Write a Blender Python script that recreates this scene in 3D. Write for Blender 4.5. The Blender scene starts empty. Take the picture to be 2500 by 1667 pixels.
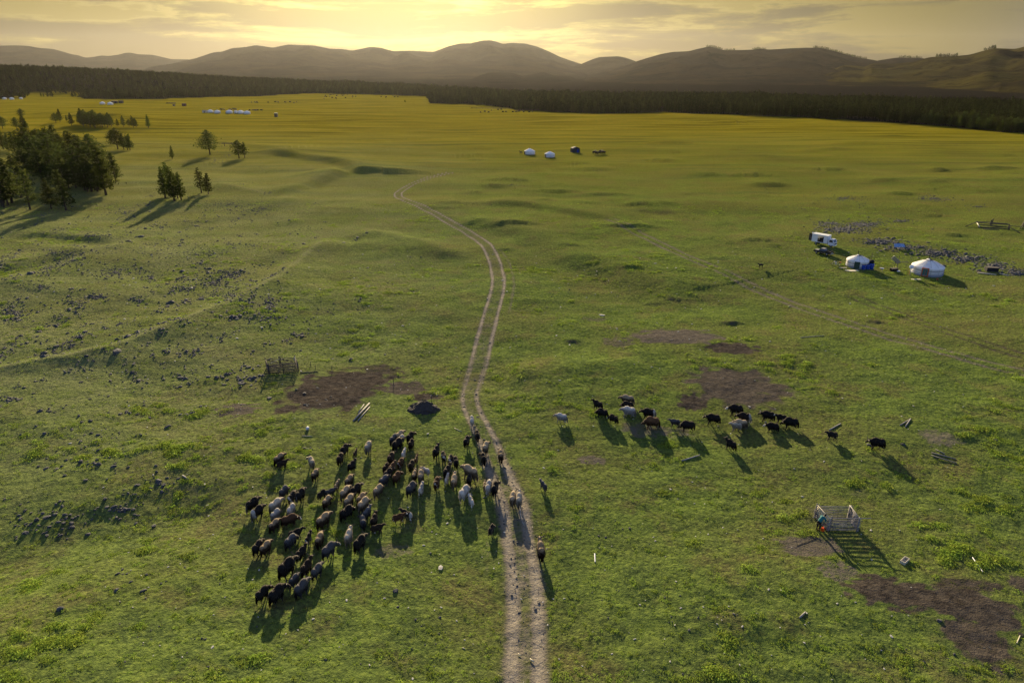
import bpy, bmesh, math, random
import numpy as np
from mathutils import Vector, Matrix
R = math.radians
random.seed(7); rng = np.random.default_rng(11)
S = bpy.context.scene
COL = S.collection

# ------------------------------------------------------------------ camera, sky, sun, exposure
CAMH = 38.0; PITCH = R(21.7); FPX = 1666.67
cam = bpy.data.cameras.new('camera'); camo = bpy.data.objects.new('camera', cam); COL.objects.link(camo)
cam.lens = 24; cam.sensor_width = 36; cam.clip_start = 0.5; cam.clip_end = 60000
camo.location = (0, 0, CAMH); camo.rotation_euler = (math.pi/2 - PITCH, 0, 0)
S.camera = camo
SUN_AZ, SUN_EL = R(-8.0), R(15.5)
SUND = Vector((math.sin(SUN_AZ)*math.cos(SUN_EL), math.cos(SUN_AZ)*math.cos(SUN_EL), math.sin(SUN_EL)))
sl = bpy.data.lights.new('sun', 'SUN'); sl.energy = 4.9; sl.angle = R(0.7); sl.color = (1.0, 0.80, 0.50)
so = bpy.data.objects.new('sun', sl); COL.objects.link(so)
so.rotation_euler = SUND.to_track_quat('Z', 'Y').to_euler(); so.location = (0, 0, 200)
S.view_settings.view_transform = 'Standard'; S.view_settings.look = 'None'
S.view_settings.gamma = 1; S.view_settings.use_curve_mapping = False
S.view_settings.exposure = 1.5
S.cycles.volume_bounces = 0
S.cycles.max_bounces = 6; S.cycles.diffuse_bounces = 2; S.cycles.transmission_bounces = 3; S.cycles.transparent_max_bounces = 6
HAZE_DENSITY, HAZE_ANISO = 0.0000074, 0.6
HAZE_COLOR = (0.88, 0.87, 0.86)

class NT:
    """small helper to write node trees"""
    def __init__(s, nt): s.nt = nt; s.nt.nodes.clear()
    def n(s, t, **k):
        nd = s.nt.nodes.new(t)
        for a, v in k.items():
            if a == 'i':
                for kk, vv in v.items():
                    if isinstance(vv, bpy.types.NodeSocket): s.nt.links.new(vv, nd.inputs[kk])
                    else: nd.inputs[kk].default_value = vv
            else: setattr(nd, a, v)
        return nd
    def math(s, op, a, b=0.0, c=0.0, clamp=False):
        nd = s.nt.nodes.new('ShaderNodeMath'); nd.operation = op; nd.use_clamp = clamp
        for i, v in enumerate((a, b, c)):
            if isinstance(v, bpy.types.NodeSocket): s.nt.links.new(v, nd.inputs[i])
            else: nd.inputs[i].default_value = v
        return nd.outputs[0]
    def mix(s, f, a, b, bt='MIX'):
        nd = s.nt.nodes.new('ShaderNodeMix'); nd.data_type = 'RGBA'; nd.blend_type = bt; nd.clamp_factor = True
        for i, v in ((0, f), (6, a), (7, b)):
            if isinstance(v, bpy.types.NodeSocket): s.nt.links.new(v, nd.inputs[i])
            else: nd.inputs[i].default_value = v if i == 0 else tuple(v)+(1,) if len(v) == 3 else v
        return nd.outputs[2]
    def noise(s, vec, scale, detail=3, rough=0.55, dist=0.0):
        nd = s.n('ShaderNodeTexNoise', i={'Scale': scale, 'Detail': detail, 'Roughness': rough, 'Distortion': dist})
        if vec is not None: s.nt.links.new(vec, nd.inputs['Vector'])
        return nd.outputs['Fac']
    def step(s, v, lo, hi):
        nd = s.nt.nodes.new('ShaderNodeMapRange'); nd.interpolation_type = 'SMOOTHSTEP'
        s.nt.links.new(v, nd.inputs[0]); nd.inputs[1].default_value = lo; nd.inputs[2].default_value = hi
        return nd.outputs[0]
    def vmul(s, v, k):
        nd = s.nt.nodes.new('ShaderNodeVectorMath'); nd.operation = 'MULTIPLY'
        s.nt.links.new(v, nd.inputs[0]); nd.inputs[1].default_value = k
        return nd.outputs[0]

world = bpy.data.worlds.new('World'); S.world = world; world.use_nodes = True
W = NT(world.node_tree)
sky = W.n('ShaderNodeTexSky', sky_type='NISHITA', sun_disc=False, sun_elevation=SUN_EL, sun_rotation=SUN_AZ, altitude=1200, dust_density=3.0)
tc = W.n('ShaderNodeTexCoord'); gen = tc.outputs['Generated']
dn = W.n('ShaderNodeVectorMath', operation='DOT_PRODUCT', i={0: gen, 1: tuple(SUND)}).outputs['Value']
sx = W.n('ShaderNodeSeparateXYZ', i={0: gen})
warm = W.step(dn, 0.25, 0.80)
core = W.math('MULTIPLY', W.step(dn, 0.93, 1.0), W.math('MULTIPLY_ADD', W.step(sx.outputs['Z'], 0.015, 0.085), .7, .3))
midg = W.step(dn, 0.62, 0.93)
# cloud layers: stretched along the horizon
warp = W.n('ShaderNodeTexNoise', i={'Scale': 2.5, 'Detail': 3.0, 'Vector': W.vmul(gen, (1, 1, 3))})
gv = W.n('ShaderNodeVectorMath', operation='MULTIPLY_ADD', i={0: warp.outputs['Color'], 1: (0.22, 0.22, 0.045), 2: gen}).outputs[0]
n1 = W.noise(W.vmul(gv, (2.2, 2.2, 19)), 1.0, 7, 0.56)
n2 = W.noise(W.vmul(gv, (7, 7, 64)), 1.0, 7, 0.62)
n3 = W.noise(W.vmul(gv, (26, 26, 110)), 1.0, 6, 0.65)
bankz = W.math('SUBTRACT', 1.0, W.step(sx.outputs['Z'], 0.012, 0.062))
nn = W.math('MULTIPLY_ADD', n2, 0.34, W.math('MULTIPLY', n1, 0.72))
nn = W.math('MULTIPLY_ADD', n3, 0.10, W.math('MULTIPLY_ADD', bankz, 0.035, nn))
cl = W.step(nn, 0.525, 0.63)
edge = W.math('MULTIPLY', W.step(nn, 0.515, 0.545), W.math('SUBTRACT', 1.0, W.step(nn, 0.545, 0.575)))
gold = W.mix(core, W.mix(midg, (.78, .62, .20), (2.1, 1.60, .30)), (15.0, 12.6, 3.2))
thin = W.mix(warm, (1.9, 2.8, 5.3), gold)
thick = W.mix(warm, (1.6, 2.15, 3.5), W.mix(core, W.mix(midg, (.30, .26, .15), (.75, .58, .20)), (5.2, 4.0, 1.1)))
cloud = W.mix(cl, thin, thick)
cloud = W.mix(W.math('MULTIPLY', edge, W.math('MULTIPLY', W.step(dn, .8, .97), 0.30)), cloud, (5, 3.9, 1.3))
mixed = W.mix(0.97, sky.outputs[0], cloud)
bg = W.n('ShaderNodeBackground', i={'Color': mixed, 'Strength': 0.05})
W.n('ShaderNodeOutputWorld', i={'Surface': bg.outputs[0]})

# ------------------------------------------------------------------ pixel -> place helpers (source photograph pixels)
cP, sP = math.cos(PITCH), math.sin(PITCH)
def ray(px, py):
    a = (np.asarray(px, float)-1250)/FPX; b = -(np.asarray(py, float)-833.5)/FPX
    return a, cP + b*sP, -sP + b*cP
def flat(px, py):
    x, y, z = ray(px, py); t = CAMH/np.maximum(-z, 1e-4)
    return x*t, y*t
# ------------------------------------------------------------------ numpy noise
_perm = rng.permutation(4096).astype(np.int64)
_ga = rng.random(4096)*2*math.pi; _gx, _gy = np.cos(_ga), np.sin(_ga)
def perlin(x, y, seed=0):
    x = np.asarray(x, float)+seed*17.31; y = np.asarray(y, float)+seed*9.17
    xi = np.floor(x).astype(np.int64); yi = np.floor(y).astype(np.int64); xf = x-xi; yf = y-yi
    u = xf*xf*xf*(xf*(xf*6-15)+10); v = yf*yf*yf*(yf*(yf*6-15)+10)
    def g(ix, iy, dx, dy):
        h = _perm[(_perm[ix & 4095]+iy) & 4095]
        return _gx[h]*dx+_gy[h]*dy
    a = g(xi, yi, xf, yf); b = g(xi+1, yi, xf-1, yf); c = g(xi, yi+1, xf, yf-1); d = g(xi+1, yi+1, xf-1, yf-1)
    return (a+(b-a)*u)*(1-v)+(c+(d-c)*u)*v
def sstep(v, a, b):
    t = np.clip((v-a)/(b-a), 0, 1); return t*t*(3-2*t)
def polydist(x, y, pts):
    """distance to a polyline, signed: + on the far (larger y) side"""
    best = np.full(x.shape, 1e9); sg = np.ones(x.shape); al = np.zeros(x.shape); acc = 0.0
    for (x0, y0), (x1, y1) in zip(pts[:-1], pts[1:]):
        dx, dy = x1-x0, y1-y0; L2 = dx*dx+dy*dy+1e-9; L = math.sqrt(L2)
        t = np.clip(((x-x0)*dx+(y-y0)*dy)/L2, 0, 1)
        ex, ey = x-(x0+t*dx), y-(y0+t*dy); d = np.hypot(ex, ey); m = d < best
        cr = dx*ey-dy*ex
        s = np.where(cr >= 0, 1.0, -1.0)*(1 if dx >= 0 else -1)
        best = np.where(m, d, best); sg = np.where(m, s, sg); al = np.where(m, acc+t*L, al); acc += L
    return best, sg, al, acc
def world_line(px):
    out = [tuple(float(v) for v in flat(a, b)) for a, b in px]
    return out
D = 1.063
# banks: (pixel polyline, kind, amplitude m, width m)
BANKS = []
def bank(kind, amp, w, pts, k=D): BANKS.append((kind, amp, w, world_line([(a*k, b*k) for a, b in pts])))
bank('sun', 1.5, 4.0, [(-150, 870), (0, 856), (150, 836), (300, 800), (430, 752), (560, 700), (650, 650), (715, 590), (780, 545)])
bank('sun', 1.0, 5.0, [(-60, 690), (0, 668), (120, 632), (230, 590), (330, 560)])
bank('cam', 0.6, 6.0, [(-60, 785), (0, 770), (200, 720), (420, 670), (560, 625), (720, 560)])
bank('cam', 0.6, 7.0, [(380, 530), (460, 512), (560, 498), (680, 470), (760, 430)])
bank('sun', 1.0, 6.0, [(130, 440), (300, 440), (500, 430), (640, 462)])
bank('valley', .95, 5.5, [(-200, 1320), (0, 1292), (150, 1266), (300, 1226), (450, 1178), (560, 1140)])
bank('cam', 1.7, 9.0, [(1000, 495), (1080, 520), (1180, 548), (1280, 600), (1400, 645), (1500, 690), (1570, 715)])
bank('cam', 1.4, 8.0, [(-100, 640), (0, 628), (60, 618), (120, 606), (200, 590), (260, 575)])
bank('cam', 2.6, 8.0, [(560, 352), (640, 358), (700, 366), (760, 372), (800, 384), (805, 398), (760, 415), (700, 440), (640, 462)])
bank('cam', 3.4, 10.0, [(-300, 262), (0, 263), (60, 264), (110, 266), (160, 268), (230, 271), (330, 278)])
bank('cam', 1.5, 9.0, [(430, 325), (560, 340), (640, 352), (700, 352)])
bank('sun', 1.0, 6.0, [(1130, 868), (1250, 858), (1400, 852), (1520, 846)])
bank('cam', 0.8, 4.0, [(0, 560), (90, 545), (200, 560), (260, 570)])
bank('cam', 1.2, 6.0, [(1050, 470), (1200, 480), (1320, 500), (1450, 520)])
bank('sun', 1.0, 5.0, [(780, 545), (860, 540), (950, 560), (1060, 600)])
# scarps: small mounds whose steep side faces the camera (px, py, half width px, height m, bare-soil amount)
SCARPS = [(1298,399,18,1.4,.7),(1414,402,32,1.6,.7),(1308,417,26,1.6,.6),(1455,417,30,1.8,.6),(1331,427,10,1.2,.5),(984,427,46,.6,.1),
 (1206,457,24,2.0,.7),(1157,472,20,1.3,.5),(1237,444,46,1.4,.3),(1333,496,14,.9,.3),(909,343,26,2.2,.1),(1796,370,16,2.0,.5),(1828,431,40,1.4,.3),
 (1730,430,30,1.3,.3),(2296,416,18,2.0,.6),(2460,414,30,1.6,.2),(2295,450,22,1.4,.6),(2022,418,40,1.5,.1),(2283,527,22,.9,.4),(1644,735,15,1.0,.8),
 (1792,795,26,.9,.8),(1398,841,16,.8,.8),(1596,742,18,.3,.6),(2146,790,17,.7,.9),(1747,641,26,.6,.5),(1541,672,20,.9,.5),(430,398,26,1.6,.2),
 (1430,330,20,2.0,.2),(1000,340,40,1.2,.1),(1620,395,34,1.6,.2),(1260,560,40,.9,.1),(1540,560,50,.9,.1),(760,435,20,1.0,.3),(1800,300,30,2.5,.1),
 (1640,352,40,2.0,.1),(2100,356,50,2.0,.1),(2200,475,26,1.0,.4),(1350,470,50,1.1,.1),(1480,478,40,1.0,.1),(1560,505,40,.8,.1),(1100,505,40,.7,.1),
 (500,402,22,1.2,.5),(1965,585,16,.4,.3),(2160,445,30,1.0,.3),(1880,455,40,1.1,.1),(1140,382,36,1.6,.1),(1010,320,50,2.2,.1)]
SC = []
for px, py, w, hh, soil in SCARPS:
    soil *= .6; w = w*1.3; hh = hh*(1.0 if py < 640 else .8)
    x, y = flat(px, py); z = y*cP+CAMH*sP; SC.append((float(x), float(y), float(w*z/FPX), hh*(0.9 if y > 250 else 1.0), soil))
_r = random.Random(3)
for _ in range(85):
    a_, b_ = _r.uniform(880, 2520), 330+300*_r.random()**1.3; x, y = flat(a_, b_); z = y*cP+CAMH*sP
    SC.append((float(x), float(y), float(_r.uniform(7, 34)*z/FPX), _r.uniform(.3, .9)*(1.3 if b_ < 420 else .7), _r.choice((0, 0, .15, .35))))
SC = [(a_, b_, w_, min(h_, .17*w_+.12), s_) for a_, b_, w_, h_, s_ in SC]
PADS_PX = [(2092,651,7),(2262,668,8),(2040,640,3),(1978,585,5),(2010,600,7),(2042,1281,3.2),(690,903,4.2),(1293,377,9),(1342,384,9),(1404,372,9),(2182,652,4)]
def lod(lam, dist):
    sp = dist*dist/(CAMH*FPX/2.6)
    return np.clip(lam/(2.6*sp+1e-6)-0.6, 0, 1)
def h_base(x, y):
    x = np.asarray(x, float); y = np.asarray(y, float)
    d = np.hypot(x, y)
    far = sstep(d, 240, 520)
    left = sstep(-x, -10, 60)*sstep(y, 40, 90)*(1-sstep(y, 330, 600))
    h = (1.15+0.35*left)*(1-.5*far)*perlin(x/46, y/38, 1)
    h += (0.52+0.1*left)*perlin(x/19, y/16, 2)*lod(16, d)
    h += 1.1*perlin(x/150, y/90, 3)*sstep(d, 120, 400)
    h += 2.2*far*perlin(x/420, y/170, 4)
    h += 0.25*perlin(x/8.3, y/6.5, 5)*lod(7, d)
    h += 0.15*perlin(x/3.4, y/2.7, 6)*lod(2.8, d)
    h += 0.075*perlin(x/1.25, y/1.15, 7)*lod(1.2, d)*(1+0.8*perlin(x/9, y/9, 8))
    for kind, amp, w, pts in BANKS:
        dd, sg, al, tot = polydist(x, y, pts)
        w2 = w*(1+.35*perlin(al/14, al*0+3.3, 9))
        er = min(w*3, tot*.22); end = sstep(al, 0, er)*sstep(tot-al, 0, er)
        A = amp*end*(1+.25*perlin(al/22, al*0, 10))
        s = sg*dd
        if kind == 'cam':   # rises sharply away from the camera, then eases off
            t = np.clip(s/w2+.3, 0, None); u_ = sstep(t, 0, 1.1); h += A*u_*np.exp(-t*0.5)*1.35
        elif kind == 'sun': # near side is higher; drops away from the camera
            t = np.clip(-s/w2, 0, None); h += A*(np.exp(-t*0.5))*np.where(s < 0, 1, np.exp(-(s/(w2*.9))**2))
        else:
            h -= A*np.exp(-(dd/w2)**2)
    # wooded hill on the left horizon
    az = np.degrees(np.arctan2(x, y))
    hill = np.interp(az, [-60, -38, -33, -28, -22, -15, -8, 0, 8], [46, 42, 36, 30, 17, 7, 2, 0, 0])
    h += hill*sstep(d, 1235, 1680)
    # ground under the right-hand wood climbs a little
    h += np.interp(az, [10, 20, 40, 60], [0, 0, 1, 1])*sstep(d, 600, 1100)
    h += 3.0*sstep(52-y, 0, 34)*sstep(-x, -8, 22)
    return h
def h_scarp(x, y):
    x = np.atleast_1d(x); y = np.atleast_1d(y); h = np.zeros(x.shape)
    for x0, y0, w, hh, soil in SC:
        m = (np.abs(x-x0) < 3.2*w) & (np.abs(y-y0) < 40+w)
        if not m.any(): continue
        xs, ysb = x[m], y[m]
        yy = ysb-y0+0.25*w*perlin(xs/(w*0.8), xs*0, 12)+.9*perlin(xs/1.6, ysb/1.6, 13)
        up = 0.10*w+0.9; t = np.clip(yy/up, 0, None)
        s = np.where(t < 1, t*t*(3-2*t), np.exp(-(t-1)*0.22))
        h[m] += hh*s*np.exp(-np.abs((xs-x0)/w)**2.5)*0.8
    return h
PADS = []
for a, b, r in PADS_PX:
    x, y = flat(a, b); PADS.append([float(x), float(y), r, 0.0])
def H(x, y):
    x = np.atleast_1d(np.asarray(x, float)); y = np.atleast_1d(np.asarray(y, float))
    h = h_base(x, y)+h_scarp(x, y)
    for x0, y0, r, z0 in PADS:
        m = 1-sstep(np.hypot(x-x0, y-y0), r*.8, r*1.9); h = h*(1-m)+z0*m
    return h
def _iter(px, py, hf):
    rx, ry, rz = ray(np.atleast_1d(px), np.atleast_1d(py)); hh = np.zeros(rx.shape)
    for _ in range(9):
        t = (CAMH-hh)/np.maximum(-rz, 1e-3); hh = 0.35*hh+0.65*hf(rx*t, ry*t)
    t = (CAMH-hh)/np.maximum(-rz, 1e-3); x, y = rx*t, ry*t
    return x, y, hf(x, y)
for p, (a, b, r) in zip(PADS, PADS_PX):
    x, y, z = _iter(a, b, lambda u, v: h_base(u, v)+h_scarp(u, v)); p[0], p[1], p[3] = float(x[0]), float(y[0]), float(z[0])
def at(px, py):
    """place on the terrain seen at a pixel of the photograph"""
    x, y, z = _iter(px, py, H); return Vector((float(x[0]), float(y[0]), float(z[0])))
def ats(pts):
    a = np.array(pts, float); return _iter(a[:, 0], a[:, 1], H)

# ------------------------------------------------------------------ helpers for objects
def link(o, parent=None):
    COL.objects.link(o)
    if parent is not None: o.parent = parent
    return o
def mesh_np(name, v, f, mat=None, smooth=True, tri=False):
    me = bpy.data.meshes.new(name); v = np.asarray(v, np.float32); f = np.asarray(f, np.int32)
    n, k = f.shape
    me.vertices.add(len(v)); me.vertices.foreach_set('co', v.ravel())
    me.loops.add(n*k); me.loops.foreach_set('vertex_index', f.ravel())
    me.polygons.add(n); me.polygons.foreach_set('loop_start', np.arange(0, n*k, k, dtype=np.int32))
    me.update(calc_edges=True)
    me.polygons.foreach_set('use_smooth', np.full(n, smooth))
    if mat:
        for m in (mat if isinstance(mat, (list, tuple)) else [mat]): me.materials.append(m)
    return me
def tag(o, label=None, cat=None, group=None, kind=None):
    if label: o['label'] = label
    if cat: o['category'] = cat
    if group: o['group'] = group
    if kind: o['kind'] = kind
    return o
def empty(name, loc, rz=0.0, label=None, cat=None, group=None, sc=1.0):
    o = bpy.data.objects.new(name, None); COL.objects.link(o); o.location = loc; o.rotation_euler = (0, 0, rz)
    o.scale = (sc, sc, sc); o.empty_display_size = 0.3
    return tag(o, label, cat, group)
class MB:
    """collects boxes, tubes and lathes into one mesh"""
    def __init__(s): s.v = []; s.f = []; s.m = []
    def add(s, v, f, mi=0):
        b = len(s.v); s.v += [tuple(p) for p in v]; s.f += [tuple(i+b for i in q) for q in f]; s.m += [mi]*len(f); return s
    def box(s, x0, y0, z0, x1, y1, z1, mi=0, M=None, tp=0.0):
        c = [(x0, y0, z0), (x1, y0, z0), (x1, y1, z0), (x0, y1, z0), (x0+tp, y0+tp, z1), (x1-tp, y0+tp, z1), (x1-tp, y1-tp, z1), (x0+tp, y1-tp, z1)]
        if M is not None: c = [tuple(M @ Vector(p)) for p in c]
        return s.add(c, [(0, 3, 2, 1), (4, 5, 6, 7), (0, 1, 5, 4), (1, 2, 6, 5), (2, 3, 7, 6), (3, 0, 4, 7)], mi)
    def tube(s, pts, rad, n=6, mi=0, cap=True):
        pts = [Vector(p) for p in pts]; rad = rad if isinstance(rad, (list, tuple)) else [rad]*len(pts)
        v = []; f = []
        for i, p in enumerate(pts):
            d = (pts[min(i+1, len(pts)-1)]-pts[max(i-1, 0)]).normalized()
            a = d.orthogonal().normalized() if abs(d.z) < .999 else Vector((1, 0, 0)); b = d.cross(a)
            if abs(d.z) < .999:
                a = d.cross(Vector((0, 0, 1))).normalized(); b = a.cross(d)
            for k in range(n):
                t = 2*math.pi*k/n; v.append(p+(a*math.cos(t)+b*math.sin(t))*rad[i])
        for i in range(len(pts)-1):
            for k in range(n): f.append((i*n+k, i*n+(k+1) % n, (i+1)*n+(k+1) % n, (i+1)*n+k))
        if cap: f += [tuple(range(n))[::-1], tuple((len(pts)-1)*n+k for k in range(n))]
        return s.add(v, f, mi)
    def lathe(s, prof, n=24, mi=0, c=(0, 0, 0), sweep=None):
        v = []; f = []
        for r, z in prof:
            for k in range(n):
                t = 2*math.pi*k/n; v.append((c[0]+r*math.cos(t), c[1]+r*math.sin(t), c[2]+z))
        for i in range(len(prof)-1):
            for k in range(n): f.append((i*n+k, i*n+(k+1) % n, (i+1)*n+(k+1) % n, (i+1)*n+k))
        return s.add(v, f, mi)
    def ell(s, c, r, n=10, m=7, mi=0, M=None):
        v = []; f = []
        for i in range(m+1):
            p = math.pi*i/m
            for k in range(n):
                t = 2*math.pi*k/n; q = Vector((r[0]*math.sin(p)*math.cos(t), r[1]*math.sin(p)*math.sin(t), r[2]*math.cos(p)))
                if M is not None: q = M @ q
                v.append(Vector(c)+q)
        for i in range(m):
            for k in range(n): f.append((i*n+k, (i+1)*n+k, (i+1)*n+(k+1) % n, i*n+(k+1) % n))
        return s.add(v, f, mi)
    def mesh(s, name, mats, smooth=False):
        me = bpy.data.meshes.new(name); me.from_pydata(s.v, [], s.f); me.update()
        for m in (mats if isinstance(mats, (list, tuple)) else [mats]): me.materials.append(m)
        me.polygons.foreach_set('material_index', s.m); me.polygons.foreach_set('use_smooth', [smooth]*len(s.f))
        return me
    def build(s, name, mats, parent=None, smooth=False, loc=None):
        o = bpy.data.objects.new(name, s.mesh(name, mats, smooth)); link(o, parent)
        if loc is not None: o.location = loc
        return o
# ------------------------------------------------------------------ materials
def mat_new(name):
    m = bpy.data.materials.new(name); m.use_nodes = True; return m, NT(m.node_tree)
def simple(name, col, rough=0.8, metal=0.0, var=0.25, scale=6.0, bump=0.15, spec=0.3, col2=None):
    m, N = mat_new(name); co = N.n('ShaderNodeTexCoord').outputs['Object']
    nz = N.noise(co, scale, 4, 0.6); rnd = N.n('ShaderNodeObjectInfo').outputs['Random']
    c2 = col2 or tuple(c*(1-var*1.6) for c in col); c = N.mix(N.step(nz, .3, .7), col, c2)
    hs = N.n('ShaderNodeHueSaturation', i={'Color': c, 'Value': N.math('MULTIPLY_ADD', rnd, var, 1-var/2)})
    bp = N.n('ShaderNodeBump', i={'Strength': bump, 'Distance': 0.05, 'Height': N.noise(co, scale*5, 3)})
    p = N.n('ShaderNodeBsdfPrincipled', i={'Base Color': hs.outputs[0], 'Roughness': rough, 'Metallic': metal, 'Normal': bp.outputs[0], 'Specular IOR Level': spec})
    N.n('ShaderNodeOutputMaterial', i={'Surface': p.outputs[0]}); return m
def ground_mat():
    m, N = mat_new('steppe_ground'); co = N.n('ShaderNodeTexCoord').outputs['Object']
    at_ = lambda nm: N.n('ShaderNodeAttribute', attribute_name=nm).outputs['Fac']
    soil, dry, wood, pale, turf_light_ = at_('soil'), at_('dry'), at_('wood'), at_('pale'), at_('thin')
    flatv = N.vmul(co, (1, 1, 0.3))
    fine = N.noise(flatv, 2.6, 6, 0.7); mid = N.noise(flatv, 0.34, 5, 0.62); big = N.noise(flatv, 0.045, 4, 0.55)
    streak = N.noise(N.vmul(co, (0.012, 0.05, 0)), 1.0, 6, 0.65)
    g = N.mix(N.step(mid, .36, .64), (0.062, 0.092, 0.030), (0.098, 0.140, 0.034))
    g = N.mix(N.step(big, .42, .62), g, (0.090, 0.104, 0.036))
    g = N.mix(N.math('MULTIPLY', N.step(N.noise(flatv, 0.16, 5, .6), .51, .64), .48), g, (0.105, 0.084, 0.045))
    g = N.mix(N.math('MULTIPLY', N.step(fine, .48, .66), .75), g, (0.160, 0.205, 0.045))
    g = N.mix(N.math('MULTIPLY', N.step(fine, .50, .34), .65), g, (0.026, 0.034, 0.014))
    g = N.mix(turf_light_, g, N.mix(N.step(fine, .36, .66), (0.112, 0.122, 0.066), (0.215, 0.232, 0.112)))  # paler turf carries painted brightness of the left slope and bank crests
    yel = N.mix(N.step(streak, .35, .65), (0.124, 0.107, 0.006), (0.182, 0.154, 0.011))
    yel = N.mix(N.math('MULTIPLY', N.step(mid, .45, .65), .5), yel, (0.098, 0.098, 0.014))
    st2 = N.noise(N.vmul(co, (0.010, 0.11, 0)), 1.0, 5, 0.6)
    yel = N.mix(N.math('MULTIPLY', N.step(st2, .53, .64), .8), yel, (0.058, 0.056, 0.006))
    yel = N.mix(N.math('MULTIPLY', N.step(st2, .47, .38), .5), yel, (0.215, 0.180, 0.020))
    g = N.mix(dry, g, yel)
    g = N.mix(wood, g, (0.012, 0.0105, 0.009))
    sn = N.noise(co, 1.3, 6, 0.7)
    s = N.mix(N.step(sn, .35, .68), (0.034, 0.029, 0.026), (0.074, 0.064, 0.055))
    s = N.mix(pale, s, N.mix(N.step(fine, .35, .7), (0.265, 0.238, 0.20), (0.175, 0.158, 0.13)))
    sm = N.step(N.math('ADD', soil, N.math('MULTIPLY', N.math('SUBTRACT', N.math('MULTIPLY_ADD', sn, .5, N.math('MULTIPLY', fine, .5)), .5), 2.0)), .15, .85)
    c = N.mix(sm, g, s)
    b1 = N.math('MULTIPLY_ADD', N.noise(co, 5.5, 4, 0.7), .5, N.math('MULTIPLY', N.noise(flatv, 1.1, 5, 0.65), 1.2))
    bp = N.n('ShaderNodeBump', i={'Strength': 1.0, 'Distance': 0.30, 'Height': b1})
    p = N.n('ShaderNodeBsdfDiffuse', i={'Color': c, 'Normal': bp.outputs[0]})
    N.n('ShaderNodeOutputMaterial', i={'Surface': p.outputs[0]}); return m
def hill_mat(name, a, b, c3):
    m, N = mat_new(name); co = N.n('ShaderNodeTexCoord').outputs['Object']
    n1 = N.noise(co, 0.004, 6, 0.6); n2 = N.noise(co, 0.03, 5, 0.65)
    c = N.mix(N.step(n1, .4, .6), a, b); c = N.mix(N.math('MULTIPLY', N.step(n2, .52, .66), .7), c, c3)
    bp = N.n('ShaderNodeBump', i={'Strength': 0.7, 'Distance': 10.0, 'Height': n2})
    p = N.n('ShaderNodeBsdfDiffuse', i={'Color': c, 'Normal': bp.outputs[0]})
    N.n('ShaderNodeOutputMaterial', i={'Surface': p.outputs[0]}); return m
def leafy(name, a, b, trans=0.35, rough=0.8):
    """thin plant or hair surface: diffuse plus light passing through"""
    m, N = mat_new(name); oi = N.n('ShaderNodeObjectInfo'); co = N.n('ShaderNodeTexCoord').outputs['Object']
    nz = N.noise(co, 1.2, 3); c = N.mix(N.step(nz, .35, .65), a, b)
    hs = N.n('ShaderNodeHueSaturation', i={'Color': c, 'Hue': N.math('MULTIPLY_ADD', oi.outputs['Random'], 0.03, 0.485), 'Value': N.math('MULTIPLY_ADD', oi.outputs['Random'], .5, .75)})
    d = N.n('ShaderNodeBsdfDiffuse', i={'Color': hs.outputs[0]}); t = N.n('ShaderNodeBsdfTranslucent', i={'Color': hs.outputs[0]})
    mx = N.n('ShaderNodeMixShader', i={0: trans, 1: d.outputs[0], 2: t.outputs[0]})
    N.n('ShaderNodeOutputMaterial', i={'Surface': mx.outputs[0]}); return m
M_GROUND = ground_mat()
M_HILL = hill_mat('hill_grass', (0.013, 0.0115, 0.0105), (0.022, 0.018, 0.012), (0.006, 0.0055, 0.006))
M_HILLN = hill_mat('near_hill_grass', (0.042, 0.036, 0.011), (0.015, 0.0125, 0.008), (0.006, 0.0055, 0.0045))
M_HILLD = hill_mat('less_hazed_hill', (0.006, 0.0055, 0.0055), (0.010, 0.008, 0.007), (0.003, 0.003, 0.0035))  # thinner haze before nearer hills put into the colour as a darker tone
M_NEEDLE = leafy('conifer_needles', (0.036, 0.046, 0.013), (0.062, 0.073, 0.017), 0.42)
M_FARN = leafy('far_needles', (0.017, 0.021, 0.008), (0.030, 0.034, 0.010), 0.22)
M_FARN2 = leafy('far_larch_needles', (0.026, 0.032, 0.010), (0.042, 0.048, 0.012), 0.25)
M_NEEDLE2 = leafy('larch_needles', (0.050, 0.070, 0.016), (0.080, 0.098, 0.020), 0.45)
M_BARK = simple('bark', (0.075, 0.055, 0.040), 0.95, var=.3, scale=3)
M_GRASS = leafy('weed_leaves', (0.190, 0.270, 0.042), (0.350, 0.440, 0.075), 0.5)
M_ROCK = simple('lichen_stone', (0.080, 0.083, 0.092), 0.9, var=.45, scale=2.2, bump=.6, col2=(0.040, 0.042, 0.044))
M_PEB = simple('pale_stone', (0.50, 0.49, 0.46), 0.9, var=.3, scale=5)
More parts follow.
